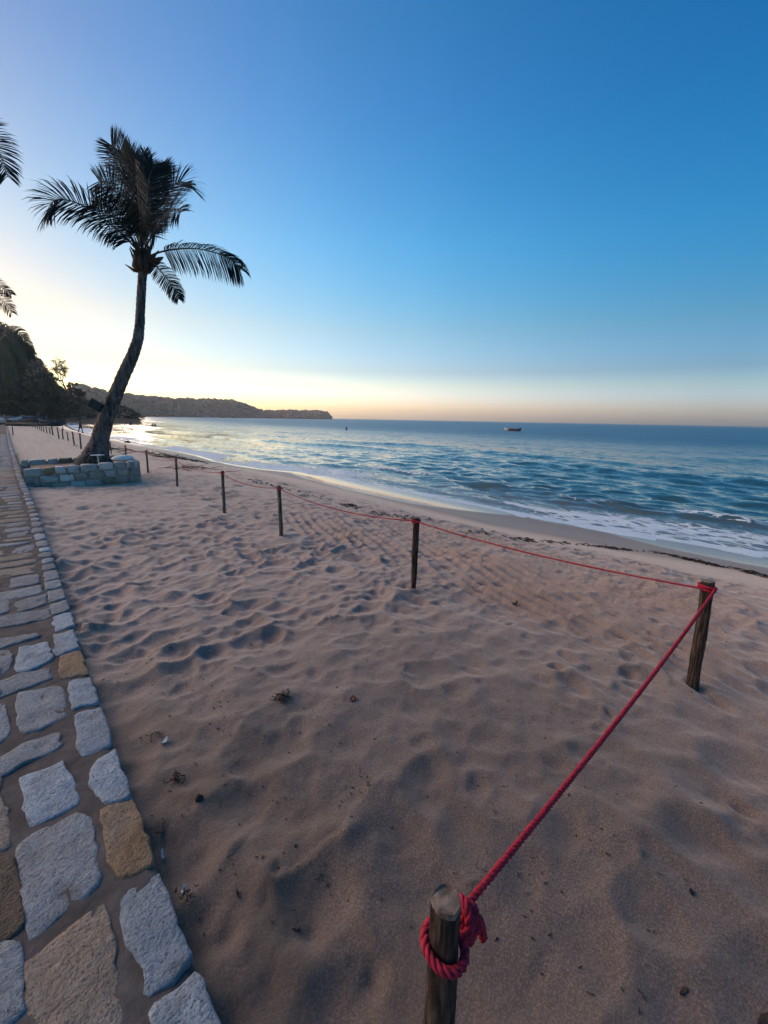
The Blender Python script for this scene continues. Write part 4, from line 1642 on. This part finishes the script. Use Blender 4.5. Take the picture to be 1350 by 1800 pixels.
def make_post(base, top, r0, r1, seed, label, mat, detail=True, thin=0.0, group='rope posts along the beach', face=None):
    base, top = np.array(base, float), np.array(top, float)
    o = thing('rope_post', label, 'post', base, group)
    V, F, last, ax = post_mesh(base - [0, 0, .3] - (top - base) * .0, top, r0, r1, seed, 16 if detail else 7, 46 if detail else 8, .10, thin)
    pole = build('pole', V - base, F, mat, o)
    # sawn end, its edge chamfered
    c = last.mean(0)
    n = len(last)
    g = np.random.default_rng(seed)
    tilt = (last - c) @ (np.array(face) if face is not None else np.array([g.normal(0, .1), g.normal(0, .1), 0]))
    CV = np.vstack([last, c + (last - c) * .93 + ax * (.004 + tilt[:, None] * .6), c + (last - c) * .45 + ax * (.004 + tilt[:, None] * .3), [c + ax * .003]]) - base
    CF = [(j * n + k, j * n + (k + 1) % n, (j + 1) * n + (k + 1) % n, (j + 1) * n + k) for j in range(2) for k in range(n)] + [(2 * n + k, 2 * n + (k + 1) % n, 3 * n) for k in range(n)]
    build('sawn_end', CV, CF, M['cut'], o, False)
    return o


def g_of(px, py):
    x, y = on_sand(px, py)
    return np.array([x, y, float(sand_base(np.array([x]), np.array([y]))[0])])


POSTS = []
NB = on_plane(787, 1592, .83)
n_top = np.array([NB[0], NB[1], .83])
n_base = np.array([NB[0] + .012, NB[1] + .012, -.02])
make_post(n_base, n_top, .040, .036, 1, 'nearest rope post, dark barked stake with the red rope knotted below its sawn top', M['post'], face=(-.25, -.35, 0))
PL = [((1220, 1208), (1244, 1022), .040, .037, 'thick corner post where the red rope turns towards the camera', 0),
      ((727, 1033), (732, 910), .037, .036, 'post with peeling bark, eroded thin at its foot, next along after the corner post', .45),
      ((494, 941), (491, 854), .034, .032, 'rope post standing second along the shore line after the corner post', 0),
      ((394, 898), (391, 828), .031, .03, 'rope post standing third along the shore line after the corner post', 0),
      ((311, 853), (309, 806), .031, .03, 'rope post standing fourth along the shore line after the corner post', 0),
      ((260, 828), (257, 791), .032, .03, 'rope post just clear of the planter on its seaward side', 0),
      ((221, 803), (220, 783), .032, .03, 'short post seen behind the seaward corner of the planter', 0),
      ((196, 797), (193, 776), .032, .03, 'short post seen close to the right of the palm foot', 0),
      ((142.5, 788), (140, 761), .045, .04, 'tallest looking post close to the left of the palm trunk, below the walking person', 0),
      ((130.5, 782), (127.5, 758.5), .045, .04, 'second post to the left of the palm trunk', 0),
      ((120, 775), (118, 759.5), .04, .035, 'third post to the left of the palm trunk, a short pale one', 0),
      ((111, 772), (109, 754.5), .045, .04, 'fourth post to the left of the palm trunk', 0),
      ((104, 770.7), (100.5, 751.5), .045, .04, 'fifth post to the left of the palm trunk', 0),
      ((93.3, 765.5), (90.7, 749.5), .055, .05, 'sixth post left of the palm trunk, by the blue boat', 0),
      ((88, 763), (86.7, 751.5), .045, .04, 'seventh post to the left of the palm trunk', 0),
      ((82.5, 761), (81, 750), .045, .04, 'eighth post to the left of the palm trunk', 0),
      ((77, 759.6), (76, 749), .045, .04, 'ninth post to the left of the palm trunk', 0),
      ((73, 757.4), (72, 748), .045, .04, 'tenth post to the left of the palm trunk', 0),
      ((70, 755.5), (69, 747), .045, .04, 'eleventh post to the left of the palm trunk', 0),
      ((66, 754), (65, 746), .045, .04, 'twelfth post to the left of the palm trunk', 0),
      ((62, 752.5), (61.4, 745), .045, .04, 'thirteenth post to the left of the palm trunk', 0),
      ((57, 751), (57, 744), .05, .045, 'last distant post of the row, in front of the driftwood', 0)]
for i, (b, t, r0, r1, lab, thin) in enumerate(PL):
    gb = g_of(*b)
    tp_ = at_range(t[0], t[1], math.hypot(gb[0], gb[1]))
    make_post(gb, tp_, r0, r1, 10 + i, lab, M['post'] if i < 2 else M['post_old'], i < 5, thin)
    POSTS.append((gb, tp_, r1))
for b, t, lab in (((22.5, 764.5), (21, 745), 'lone post standing apart by the far bend of the promenade'), ((111, 757), (109, 742), 'taller thin pole standing behind the row of distant posts')):
    gb = g_of(*b)
    make_post(gb, at_range(t[0], t[1], math.hypot(gb[0], gb[1])), .04, .035, 60 + int(b[0]), lab, M['post_old'], False, group='lone poles')


# ------------------------------------------------------------------ ropes
def rope_geo(mb, path, r_=.0098, pitch=.052, strands=3, step=.0062, sides=5):
    p = spline(path, 200)
    seg = np.r_[0, np.cumsum(np.linalg.norm(np.diff(p, axis=0), axis=1))]
    n = max(int(seg[-1] / step), 8)
    s = np.linspace(0, seg[-1], n)
    q = np.stack([np.interp(s, seg, p[:, k]) for k in range(3)], -1)
    tan = np.gradient(q, axis=0)
    tan /= np.linalg.norm(tan, axis=1)[:, None]
    a = np.cross(tan[0], [.13, .2, 1.0])
    a /= np.linalg.norm(a)
    A, B = [], []
    for i in range(n):
        a = a - tan[i] * np.dot(a, tan[i])
        a /= np.linalg.norm(a)
        A.append(a)
        B.append(np.cross(tan[i], a))
    A, B = np.array(A), np.array(B)
    for k in range(strands):
        ph = 2 * math.pi * (s / pitch + k / strands)
        mb.tube(q + (A * np.cos(ph)[:, None] + B * np.sin(ph)[:, None]) * r_ * .52, r_ * .56, sides)
    return q


def ring(c, rad, a0, a1, tilt, n=26, ax=None, lift=0.0):
    t = np.linspace(a0, a1, n)
    return np.stack([c[0] + rad * np.cos(t), c[1] + rad * np.sin(t), c[2] + tilt * np.cos(t - 2.3) + lift * np.linspace(0, 1, n)], -1)


rb, rtp, _ = POSTS[0]
n_ax = lambda z: n_base + (n_top - n_base) * ((z - n_base[2]) / (n_top[2] - n_base[2]))
r_ax = lambda z: rb + (rtp - rb) * ((z - rb[2]) / (rtp[2] - rb[2]))
zt = rtp[2] - .035
end = r_ax(zt) + np.array([.0, -.052, 0])
kn = n_ax(.722) + np.array([.074, .010, 0])
mb = MB()
span = [kn + (end - kn) * t - np.array([0, 0, .045 * 4 * t * (1 - t)]) for t in np.linspace(0, 1, 14)]
rope_geo(mb, np.array(span))
rope_geo(mb, ring(n_ax(.706), .0475, .20, 6.20, .013, 30), .0115)                     # loop round the near post
kc = kn + np.array([-.002, -.004, -.004])
g_ = np.linspace(0, 2 * math.pi * 1.55, 24)
rope_geo(mb, np.stack([kc[0] + .010 * g_ / 6 + .014 * np.cos(g_), kc[1] + .026 * np.cos(g_ + .8), kc[2] + .028 * np.sin(g_ + .8) - .005 * g_], -1), .0115)
rope_geo(mb, np.stack([kc[0] + .012 + .022 * np.cos(g_[:17]), kc[1] - .012 + .016 * np.sin(g_[:17] * 1.0), kc[2] - .018 + .024 * np.sin(g_[:17] + .6)], -1), .0115)
rope_geo(mb, np.array([n_ax(.70) + [.048, -.016, 0], n_ax(.70) + [.062, -.018, .004], kc + [.0, -.02, -.004], kc + [.01, 0, .012]]))
rope_geo(mb, np.array([kc + [0, .004, -.01], kc + [.026, -.02, -.012], kc + [.044, -.026, -.045], kc + [.056, -.03, -.100]]), r_=.0120)
for dz in (0, -.022):
    rope_geo(mb, ring(r_ax(zt + dz) , .047, -1.6, 4.7, .006, 30))             # turns round the corner post
# on along the shore from post to post
for i in range(len(POSTS) - 1):
    (b0, t0, r0), (b1, t1, r1) = POSTS[i], POSTS[i + 1]
    f0, f1 = .045 if i == 0 else .03, .03
    p0 = t0 - (t0 - b0) * f0 / np.linalg.norm(t0 - b0) + [-.04 if i else -.045, .0, 0]
    p1 = t1 - (t1 - b1) * f1 / np.linalg.norm(t1 - b1) + [-.036, 0, 0]
    L = np.linalg.norm(p1 - p0)
    sag = {0: .05, 1: .10, 2: .09, 3: .10, 4: .14}.get(i, .14) * (1 if i < 5 else .9)
    path = np.array([p0 + (p1 - p0) * t - np.array([0, 0, sag * 4 * t * (1 - t)]) for t in np.linspace(0, 1, 12)])
    if i < 3:
        rope_geo(mb, path, .0075, .05, 3, .014, 4)
    else:
        mb.tube(path, .006, 5)
    if i < 4:
        rope_geo(mb, ring(t1 - [0, 0, .03], r1 + .011, 0, 6.28, .008, 20), .0085, .05, 3, .012, 4)
        rope_geo(mb, ring(t1 - [0, 0, .047], r1 + .011, 0, 6.28, -.008, 20), .0085, .05, 3, .012, 4)
tag(mb.link('rope', M['rope'], None), 'red twisted rope knotted to the nearest post and strung along the line of posts', 'rope')


# ------------------------------------------------------------------ things on the palm
fl = pp(169, 712, -.28)
mb = MB()
mb.box((0, 0, 0), (.34, .10, .26), -.6, Matrix.Rotation(.55, 4, 'Y'))
lamp = thing('floodlight', 'dark square box fixed at head height to the left side of the leaning palm trunk', 'floodlight', fl)
mb.link('housing', M['black'], lamp, False)
mb = MB()
mb.box((0, 0, 0), (.28, .012, .20), -.6, Matrix.Rotation(.55, 4, 'Y'))
mb.link('front_glass', M['black'], lamp, False, (-.036, -.050, 0))
mb = MB()
mb.tube([(.02, .0, .0), (.14, .03, .02), (.24, .05, -.02)], .018, 6)
mb.link('bracket', M['black'], lamp)
wp = pp(171, 800, -.52)
mb = MB()
mb.box((0, 0, 0), (.30, .16, .022), -.7, Matrix.Rotation(-.03, 4, 'Y'))
mb.tube([(0, 0, -.01), (.02, .08, -.12), (.03, .14, -.30)], .015, 6)
tag(mb.link('small_shelf', M['white'], None, False, wp), 'small white ledge fixed to the foot of the leaning palm trunk', 'shelf')


# ------------------------------------------------------------------ people
def person_body(joints, edges, radii, root, sub=1):
    me = bpy.data.meshes.new('body')
    me.from_pydata(joints, edges, [])
    o = bpy.data.objects.new('body', me)
    col.objects.link(o)
    sk = o.modifiers.new('skin', 'SKIN')
    for i, r_ in enumerate(radii):
        me.skin_vertices[0].data[i].radius = (r_, r_)
        me.skin_vertices[0].data[i].use_root = i == root
    sb = o.modifiers.new('sub', 'SUBSURF')
    sb.levels = sb.render_levels = sub
    return o


J = [(0, 0, .93), (0, .01, 1.12), (0, .01, 1.32), (0, .02, 1.42), (0, .03, 1.50), (0, .04, 1.60), (0, .03, 1.70),
     (-.17, 0, 1.36), (-.24, .03, 1.12), (-.12, .16, 1.02), (-.05, .2, 1.03), (.17, 0, 1.36), (.23, -.05, 1.12), (.12, .08, 1.0), (.05, .14, 1.02),
     (-.09, 0, .86), (-.14, -.12, .50), (-.20, -.28, .10), (-.20, -.20, .02), (.09, 0, .86), (.11, .10, .48), (.13, .08, .08), (.13, .18, .03)]
ED = [(0, 1), (1, 2), (2, 3), (3, 4), (4, 5), (5, 6), (2, 7), (7, 8), (8, 9), (9, 10), (2, 11), (11, 12), (12, 13), (13, 14), (0, 15), (15, 16), (16, 17), (17, 18), (0, 19), (19, 20), (20, 21), (21, 22)]
RD = [.13, .125, .14, .07, .06, .095, .075, .065, .045, .038, .035, .065, .045, .038, .035, .095, .065, .042, .035, .095, .065, .042, .035]
wx, wy = on_plane(143.5, 764.5, -.62)[:2]
wz_ = sand_at(wx, wy)
man = thing('person', 'person in dark shorts walking along the waterline left of the palm trunk', 'person', (wx, wy, wz_), None, -1.2)
b = person_body(J, ED, RD, 0)
b.data.materials.append(M['skin'])
b.parent = man
mb = MB()
mb.tube([(0, 0, 1.0), (0, 0, .92), (0, 0, .84)], [.15, .165, .15], 10)
mb.tube([(-.09, 0, .88), (-.12, -.06, .66)], [.115, .105], 8)
mb.tube([(.09, 0, .88), (.105, .05, .66)], [.115, .105], 8)
mb.link('shorts', M['cloth'], man)
mb = MB()
V, F = ico(2)
mb.add(V * [.105, .125, .09] + [0, .03, 1.67], F)
mb.link('hair', M['cloth'], man)


def swimmer(px, py, label, scale=1.0, up_=0.35):
    p = on_plane(px, py, SEA_Z + .0)
    o = thing('person', label, 'person', (p[0], p[1], SEA_Z + up_ - .35), 'swimmers in the bay', px * .9)
    jj = [(0, 0, -.5), (0, 0, -.1), (0, 0, .08), (0, .02, .17), (0, .03, .28), (0, .03, .38), (-.2, 0, .04), (-.33, .15, -.15), (.2, 0, .04), (.33, .15, -.15)]
    b_ = person_body([tuple(np.array(q) * scale) for q in jj], [(0, 1), (1, 2), (2, 3), (3, 4), (4, 5), (2, 6), (6, 7), (2, 8), (8, 9)], [q * scale for q in (.13, .15, .13, .06, .105, .08, .075, .05, .075, .05)], 1)
    b_.data.materials.append(M['skin'])
    b_.parent = o
    V, F = ico(2)
    build('hair', (V * [.115, .13, .10] + [0, .02, .35]) * scale, F, M['cloth'], o)
    return o


swimmer(230, 748.5, 'swimmer with shoulders out of the water just right of the palm trunk', 1.25, .75)
swimmer(218.5, 748.5, 'swimmer showing only a small dark head beside the palm trunk', .8, .35)
swimmer(268.5, 749, 'left one of the two bathers close together in the bay', 1.15, .6)
swimmer(273, 749, 'right one of the two bathers close together in the bay', 1.1, .7)


# ------------------------------------------------------------------ boats
def boat(name, label, loc, rz, L, W, H, mats, group=None, upright=True, sheer=.45, thwarts=3, roll=0.0, bow=None):
    o = thing(name, label, 'boat', loc, group, rz)
    n = 17
    V, F = [], []
    prof = [(-1, 1.0), (-.96, .75), (-.8, .35), (-.45, .06), (0, 0), (.45, .06), (.8, .35), (.96, .75), (1, 1.0)]
    for wall in (1.0, .86):
        for i in range(n):
            t = 2 * i / (n - 1) - 1
            w = W / 2 * (1 - abs(t) ** 2.4) ** .8 + .015
            sh = H * (1 + sheer * t * t)
            keel = H * .45 * abs(t) ** 4
            for (a, z) in prof:
                V.append((t * L / 2 * (1 + .05 * z) * (1 if wall == 1 else .97), a * w * wall, keel + (sh - keel) * z + (0 if wall == 1 else .04 * (1 - z))))
    m = len(prof)
    for q in (0, 1):
        for i in range(n - 1):
            for k in range(m - 1):
                a = q * n * m + i * m + k
                f = (a, a + m, a + m + 1, a + 1)
                F.append(f if q == 0 else f[::-1])
    for i in range(n - 1):
        for k in (0, m - 1):
            a, b_ = i * m + k, n * m + i * m + k
            F.append((a, b_, b_ + m, a + m) if k == 0 else (a, a + m, b_ + m, b_))
    hull = build('hull', V, F, M[mats[0]], o)
    if roll:
        o.rotation_euler = (roll, 0, rz)
    mb = MB()
    for i in range(thwarts):
        t = (i + 1) / (thwarts + 1) * 1.4 - .7
        mb.box((t * L / 2, 0, H * .8), (.18, W * .9 * (1 - abs(t) ** 2.4) ** .8, .04))
    if thwarts:
        mb.link('thwarts', M[mats[1]], o, False)
    if bow:
        V2 = [v for v in V[:n * m]]
        mb = MB()
        sel = range(0, 5)
        vv = np.array([V2[i * m + k] for i in sel for k in range(m)])
        vv[:, 1] += np.sign(vv[:, 1]) * .025
        vv[:, 0] -= .03
        mb.add(vv, [(i * m + k, (i + 1) * m + k, (i + 1) * m + k + 1, i * m + k + 1) for i in range(4) for k in range(m - 1)])
        mb.link('painted_bow', M[bow], o)
    return o


bp = on_plane(901, 757.5, SEA_Z)
bt = boat('wooden_boat', 'open wooden boat with a white bow anchored offshore on the blue sea', (bp[0], bp[1], SEA_Z - .2), YAW * -1 - .28, 4.9, 1.4, .72, ('hull_brown', 'hull_wood'), None, True, .75, 5, 0, 'hull_white')
mb = MB()
mb.box((1.95, 0, .85), (.4, .35, .4))
mb.tube([(1.1, 0, .5), (1.15, .1, .95)], [.16, .09], 6)
mb.link('engine', M['black'], bt, False)
mb = MB()
for i in range(9):
    g = np.random.default_rng(i)
    V, F = ico(1)
    mb.add(V * [.3, .25, .2] + [(-1.5 + .35 * i), g.uniform(-.3, .3), .78], F)
mb.link('nets', M['leafbrown'], bt, False)
# small craft moored far out
GB = 'small craft moored off the headland'
for px, py, L, lab in ((390.5, 733.6, 11, 'left one of the two small dark boats off the headland'), (412, 733.9, 10, 'right one of the two small dark boats off the headland')):
    p = on_plane(px, py + .25, SEA_Z)
    s = math.hypot(p[0], p[1])
    if s > 900:
        p = at_range(px, py, 900)
    boat('dinghy', lab, (p[0], p[1], SEA_Z - .1), -YAW + .35, L, 2.2, 1.6, ('cloth' if 0 else 'hull_wood', 'hull_wood'), GB, thwarts=2)
p = at_range(364, 732, 880)
sb_ = boat('sailing_boat', 'small white sailing boat with a bare mast moored before the headland', (p[0], p[1], SEA_Z - .1), -.3, 9.5, 2.8, 1.5, ('hull_white', 'hull_white'), GB, thwarts=1)
mb = MB()
mb.tube([(0, 0, .5), (0, 0, 14.5)], [.16, .10], 6)
mb.tube([(0, 0, 2.6), (3.6, 0, 2.5)], [.12, .10], 6)
mb.link('mast', M['shell'], sb_)
# buoys
for px, py, s, lab in ((609, 755, .42, 'dark marker buoy with a pale top floating off the beach'), (805, 740.3, .7, 'tiny buoy on the horizon left of the wooden boat')):
    p = on_plane(px, py, SEA_Z)
    if math.hypot(p[0], p[1]) > 400:
        p = at_range(px, py, 400)
    o = thing('buoy', lab, 'buoy', (p[0], p[1], SEA_Z), 'marker buoys')
    mb = MB()
    mb.tube([(0, 0, -.5 * s), (0, 0, .1 * s), (0, 0, .9 * s), (0, 0, 1.5 * s)], [.75 * s, .8 * s, .42 * s, .35 * s], 10)
    mb.link('float_body', M['black'], o)
    mb = MB()
    mb.tube([(0, 0, 1.5 * s), (0, 0, 2.3 * s)], [.34 * s, .30 * s], 8)
    mb.link('marker_top', M['hull_white'] if s < 1 else M['ochre'], o)
# dark canoe afloat behind the walker
p = on_plane(148, 741.3, SEA_Z)
boat('canoe', 'long low dark canoe lying in the shallows behind the walking person', (p[0], p[1], SEA_Z - .05), -.25, 6.3, .7, .42, ('rock', 'hull_wood'), None, thwarts=2)
# boats drawn up at the far end of the beach
GP = 'boats drawn up at the end of the beach'
for px, py, L, W, H, rz, mt, rl, lab in (
        (10, 741, 5, 1.2, .8, .1, 'hull_white', .1, 'whitish boat at the far left of the beached boats'),
        (27, 739.5, 5, 1.3, .9, .35, 'hull_pale', -.2, 'faded grey green boat second from the left on the far beach'),
        (36, 742.5, 5, 1.1, .7, -.1, 'hull_wood', .2, 'dark wooden pirogue lying in front of the faded boats'),
        (47, 740, 5, 1.3, .9, .5, 'hull_blue', -.15, 'dark blue boat in the middle of the beached boats'),
        (63, 739, 4.6, 1.3, .9, .15, 'hull_pale', .25, 'pale blue boat left of the dark upright engine cover'),
        (82, 741, 4, 1.1, .7, -.3, 'hull_wood', 0, 'brown pirogue right of the dark upright engine cover'),
        (93, 746.5, 3.6, 1.3, .8, .1, 'hull_blue', 0, 'small dark blue dinghy behind the row of distant posts')):
    g = g_of(px, py + 3)
    boat('beached_boat', lab, (g[0], g[1], sand_at(g[0], g[1]) + .02), rz - .7, L, W, H, (mt, 'hull_wood'), GP, thwarts=3, roll=rl)
g = g_of(73, 743)
mb = MB()
mb.tube(spline([(0, 0, 0), (.05, 0, .7), (.1, 0, 1.5), (.05, .1, 2.1)], 8), [.45, .5, .5, .55, .6, .55, .45, .2], 8)
tag(mb.link('covered_engine', M['cloth'], None, True, (g[0], g[1], sand_at(g[0], g[1]))), 'dark upright covered shape standing among the beached boats', 'cover')
lr = np.random.default_rng(23)
for i, (px, py, lab) in enumerate(((30, 748.5, 'long driftwood log lying left of the other two logs'), (46, 749.5, 'middle one of three driftwood logs before the boats'), (60, 748, 'driftwood log behind the last distant posts'))):
    g = g_of(px, py)
    mb = MB()
    mb.tube(spline([(-2.6, 0, .2), (-1, .2, .28), (.8, -.1, .25), (2.7, .1, .3)], 9), np.linspace(.24, .14, 9), 7)
    mb.tube([(1, 0, .3), (1.6, .4, .7)], [.08, .04], 5)
    o = tag(mb.link('driftwood_log', M['rock'], None, True, (g[0], g[1], sand_at(g[0], g[1]))), lab, 'log', 'driftwood logs')
    o.rotation_euler = (0, 0, lr.uniform(-.9, -.4))

# ------------------------------------------------------------------ wrack line and litter
wpts = np.array([g_of(*q)[:2] for q in ((232, 788), (262, 798), (300, 808), (340, 823), (392, 827), (450, 845), (540, 868), (590, 882), (640, 897), (700, 908), (770, 925), (850, 938),
                                        (930, 949), (1010, 956), (1090, 964), (1165, 973), (1230, 986), (1290, 1000), (1350, 1014))] + [[8.6, -.8]])
mb = MB()
wl_ = spline(wpts, 900)
for i in range(3400):
    k = int(lr.integers(0, 900))
    p = wl_[k]
    heavy = (.75 if (k > 330 and k < 520) else .30 if k < 640 else .42) * max(0, min(1, .5 + 2.6 * float(vnoise(np.array(k * .045), np.array(2.5), 888)) ))
    if lr.random() > heavy:
        continue
    off = .22 * float(vnoise(np.array(k * .03), np.array(7.5), 889)) * 2 + lr.normal(0, .09) + (.25 * lr.normal() if 360 < k < 520 else 0)
    x, y = p[0] + off, p[1] + lr.normal(0, .1)
    L = lr.uniform(.02, .09) * (1 if lr.random() < .93 else 2.2)
    a = lr.normal(1.45, .7)
    q = np.array([[x - math.cos(a) * L, y - math.sin(a) * L, 0], [x + lr.normal(0, .01), y + lr.normal(0, .01), 0], [x + math.cos(a) * L, y + math.sin(a) * L, 0]])
    q[:, 2] = sand_z(q[:, 0], q[:, 1]) + [.004, .012 + lr.uniform(0, .02), .004]
    mb.tube(q, [.004, lr.uniform(.006, .013), .003], 3, False)
kind(mb.link('seaweed_line', M['dark'], None, False), 'stuff')


def twig_pile(px, py, n, spread, L, label, seed, mat='twig', name='branch_pile', thick=.009, cat='branches'):
    g = np.random.default_rng(seed)
    c = g_of(px, py)
    c[2] = sand_at(c[0], c[1])
    mb = MB()
    for i in range(n):
        o_ = g.normal(0, spread, 2)
        a = g.uniform(0, 6.28)
        l_ = L * g.uniform(.4, 1.1)
        p = [np.array([o_[0] + math.cos(a) * l_ * t + g.normal(0, .04 * l_), o_[1] + math.sin(a) * l_ * t + g.normal(0, .04 * l_), 0]) for t in (-.5, -.1, .25, .5)]
        zz = np.array([sand_at(c[0] + q[0], c[1] + q[1]) - c[2] for q in p])
        for q, z, hgt in zip(p, zz, (.01, .05 * L + .01, .12 * L * g.random() + .01, .03 + .25 * L * g.random() * g.random())):
            q[2] = z + hgt
        mb.tube(spline(p, 7), np.linspace(thick, thick * .35, 7), 4)
    return tag(mb.link(name, M[mat], None, True, c), label, cat)


twig_pile(312, 806, 26, .8, 1.6, 'tangled dry branches washed up beyond the fourth rope post', 1, thick=.018)
twig_pile(275, 800, 20, .7, 1.5, 'loose heap of thin branches lying above the planter corner', 2, thick=.016)
twig_pile(340, 824, 14, .5, 1.1, 'scatter of thin sticks along the drift line before the third rope post', 3, thick=.012)
twig_pile(206, 790, 16, .7, 1.4, 'bristly twigs between the two short posts right of the palm', 4, thick=.016)
twig_pile(497, 1232, 26, .024, .075, 'dark clump of dried seaweed on the sand in the middle of the picture', 5, 'dark', 'seaweed_clump', .004, 'seaweed')
twig_pile(310, 1374, 14, .016, .045, 'dark crumbly twig clump near the paved edge', 6, 'dark', 'seaweed_clump', .004, 'seaweed')
twig_pile(278, 1297, 7, .025, .04, 'few dark sprigs beside the bleached shell', 7, 'dark', 'seaweed_clump', .003, 'seaweed')
twig_pile(640, 1372, 8, .035, .025, 'tiny dark stalks in a shallow hollow of the sand', 8, 'dark', 'seaweed_clump', .003, 'seaweed')
twig_pile(330, 1575, 8, .022, .025, 'dark bits beside the big blue grey edge stone', 9, 'dark', 'seaweed_clump', .003, 'seaweed')
twig_pile(850, 1515, 6, .035, .03, 'short dark splinters behind the nearest rope post', 10, 'dark', 'seaweed_clump', .002, 'seaweed')


def flat_bit(name, px, py, L, W, mat, label, cat, seed, curl=.3, thick=.003, rz=None):
    """a small leaf, shell or chip lying on the sand"""
    g = np.random.default_rng(seed)
    c = g_of(px, py)
    c[2] = sand_at(c[0], c[1]) + .006
    n = 9
    V, F = [], []
    for lay in (0, 1):
        for i in range(n):
            t = i / (n - 1)
            w = W * math.sin(math.pi * (.06 + .88 * t)) ** .7
            z = curl * L * (2 * t - 1) ** 2 - lay * thick
            V += [((t - .5) * L, -w / 2 + g.normal(0, W * .06), z + curl * W * .5), ((t - .5) * L, 0, z), ((t - .5) * L, w / 2 + g.normal(0, W * .06), z + curl * W * .5)]
    for lay in (0, 1):
        b_ = lay * n * 3
        for i in range(n - 1):
            for k in range(2):
                f = (b_ + i * 3 + k, b_ + i * 3 + 3 + k, b_ + i * 3 + 4 + k, b_ + i * 3 + 1 + k)
                F.append(f if lay else f[::-1])
    for i in range(n - 1):
        for k in (0, 2):
            F.append((i * 3 + k, i * 3 + 3 + k, n * 3 + i * 3 + 3 + k, n * 3 + i * 3 + k))
    o = tag(build(name, V, F, M[mat], None, True, c), label, cat)
    o.rotation_euler = (g.normal(0, .15), g.normal(0, .15), rz if rz is not None else g.uniform(0, 3.1))
    return o


flat_bit('dead_leaf', 620, 1233, .05, .04, 'leafbrown', 'reddish brown leaf chip on the sand, right of the dark seaweed clump', 'leaf', 1, .1, .006, .3)
flat_bit('dead_leaf', 905, 1061, .07, .05, 'dark', 'dark curled leaf on the sand between the peeling post and the corner post', 'leaf', 2, .5)
flat_bit('dead_leaf', 283, 1459, .06, .012, 'twig', 'curled dry leaf strip beside the ochre edge stone', 'leaf', 3, .4)
flat_bit('dead_leaf', 285, 1499, .045, .010, 'shell', 'pale curled leaf strip by the lower end of the ochre edge stone', 'leaf', 4, .5)
flat_bit('shell', 290, 1307, .045, .03, 'shell', 'whitish broken shell on the sand beside the paved edge', 'shell', 5, .3, .006)
flat_bit('shell', 322, 1561, .035, .014, 'shell', 'pale petal shaped chip beside the big blue grey edge stone', 'shell', 6, .2)
flat_bit('shell', 1160, 995, .05, .035, 'shell', 'white chip on the sand left of the corner post', 'shell', 7, .2, .01)
flat_bit('shell', 930, 1004, .05, .035, 'shell', 'small white chip under the rope between the peeling post and corner post', 'shell', 8, .2, .01)
flat_bit('litter_scrap', 452, 847, .22, .12, 'white', 'white scrap of litter on the drift line behind the second rope post', 'litter', 9, .1, .02)
flat_bit('litter_scrap', 132, 783, .3, .15, 'white', 'white scrap lying in the distant sand beside a post', 'litter', 10, .2, .03)
flat_bit('bark_chip', 1201, 1743, .035, .014, 'dark', 'black bark chip in the sand at the lower right', 'bark', 11, .1, .008)
flat_bit('bark_chip', 1215, 1570, .025, .012, 'dark', 'dark chip of bark right of the rope, alone on smooth sand', 'bark', 12, .1, .006)
flat_bit('bark_chip', 418, 1573, .035, .007, 'dark', 'thin dark stick standing out of the sand left of the nearest post', 'bark', 13, .2, .006)
flat_bit('bark_chip', 521, 1624, .028, .009, 'dark', 'dark stalk left of a small round pit near the nearest post', 'bark', 14, .2, .006)
flat_bit('bark_chip', 1343, 1792, .05, .022, 'dark', 'larger black piece of bark at the lower right corner', 'bark', 15, .1, .012)
g = g_of(350, 1408)
V, F = ico(2)
tag(build('seed_cone', V * .018 * (1 + .5 * fbm(V[:, 0] * 3, V[:, 1] * 3 + V[:, 2] * 2, 44, 2))[:, None], F, M['dark'], None, False, (g[0], g[1], sand_at(g[0], g[1]) + .010)), 'round dark seed cone lying on the sand', 'seed cone')
p = on_plane(224, 778, SEA_Z)
V, F = ico(1)
tag(build('drift_lump', V * [.35, .2, .14], F, M['dark'], None, True, (p[0], p[1], sand_at(p[0], p[1]) + .05)), 'dark lump washed up in the edge of the foam', 'debris')
# fine dark litter: nobody could count it
mb = MB()
for i in range(900):
    d = 1.2 * (9 / 1.2) ** lr.random()
    az = lr.uniform(R(4), R(86))
    x, y = d * math.sin(az), d * math.cos(az)
    if x < .25 or x > 5.5 or lr.random() > .35 + .65 * (x > 3.2) + .5 * (x < .9):
        continue
    L = lr.uniform(.003, .011)
    a = lr.uniform(0, 6.28)
    q = np.array([[x - math.cos(a) * L, y - math.sin(a) * L, 0], [x, y, 0], [x + math.cos(a) * L, y + math.sin(a) * L, 0]])
    q[:, 2] = sand_at(x, y) + np.array([.002, .005, .004])
    mb.tube(q, [.0012, lr.uniform(.0018, .004), .001], 4)
kind(mb.link('plant_litter', M['dark'], None, False), 'stuff')

# ------------------------------------------------------------------ the evening air
mb = MB()
mb.box((0, 0, 41), (7200, 7200, 100))
hz_m = bpy.data.materials.new('haze')
hz_m.use_nodes = True
hn = hz_m.node_tree.nodes
hn.remove(hn['Principled BSDF'])
pv = hn.new('ShaderNodeVolumePrincipled')
pv.inputs['Color'].default_value = (.93, .92, .92, 1)
pv.inputs['Density'].default_value = .00017
pv.inputs['Anisotropy'].default_value = .35
hz_m.node_tree.links.new(pv.outputs[0], hn['Material Output'].inputs['Volume'])
kind(mb.link('haze', hz_m, None, False), 'stuff')
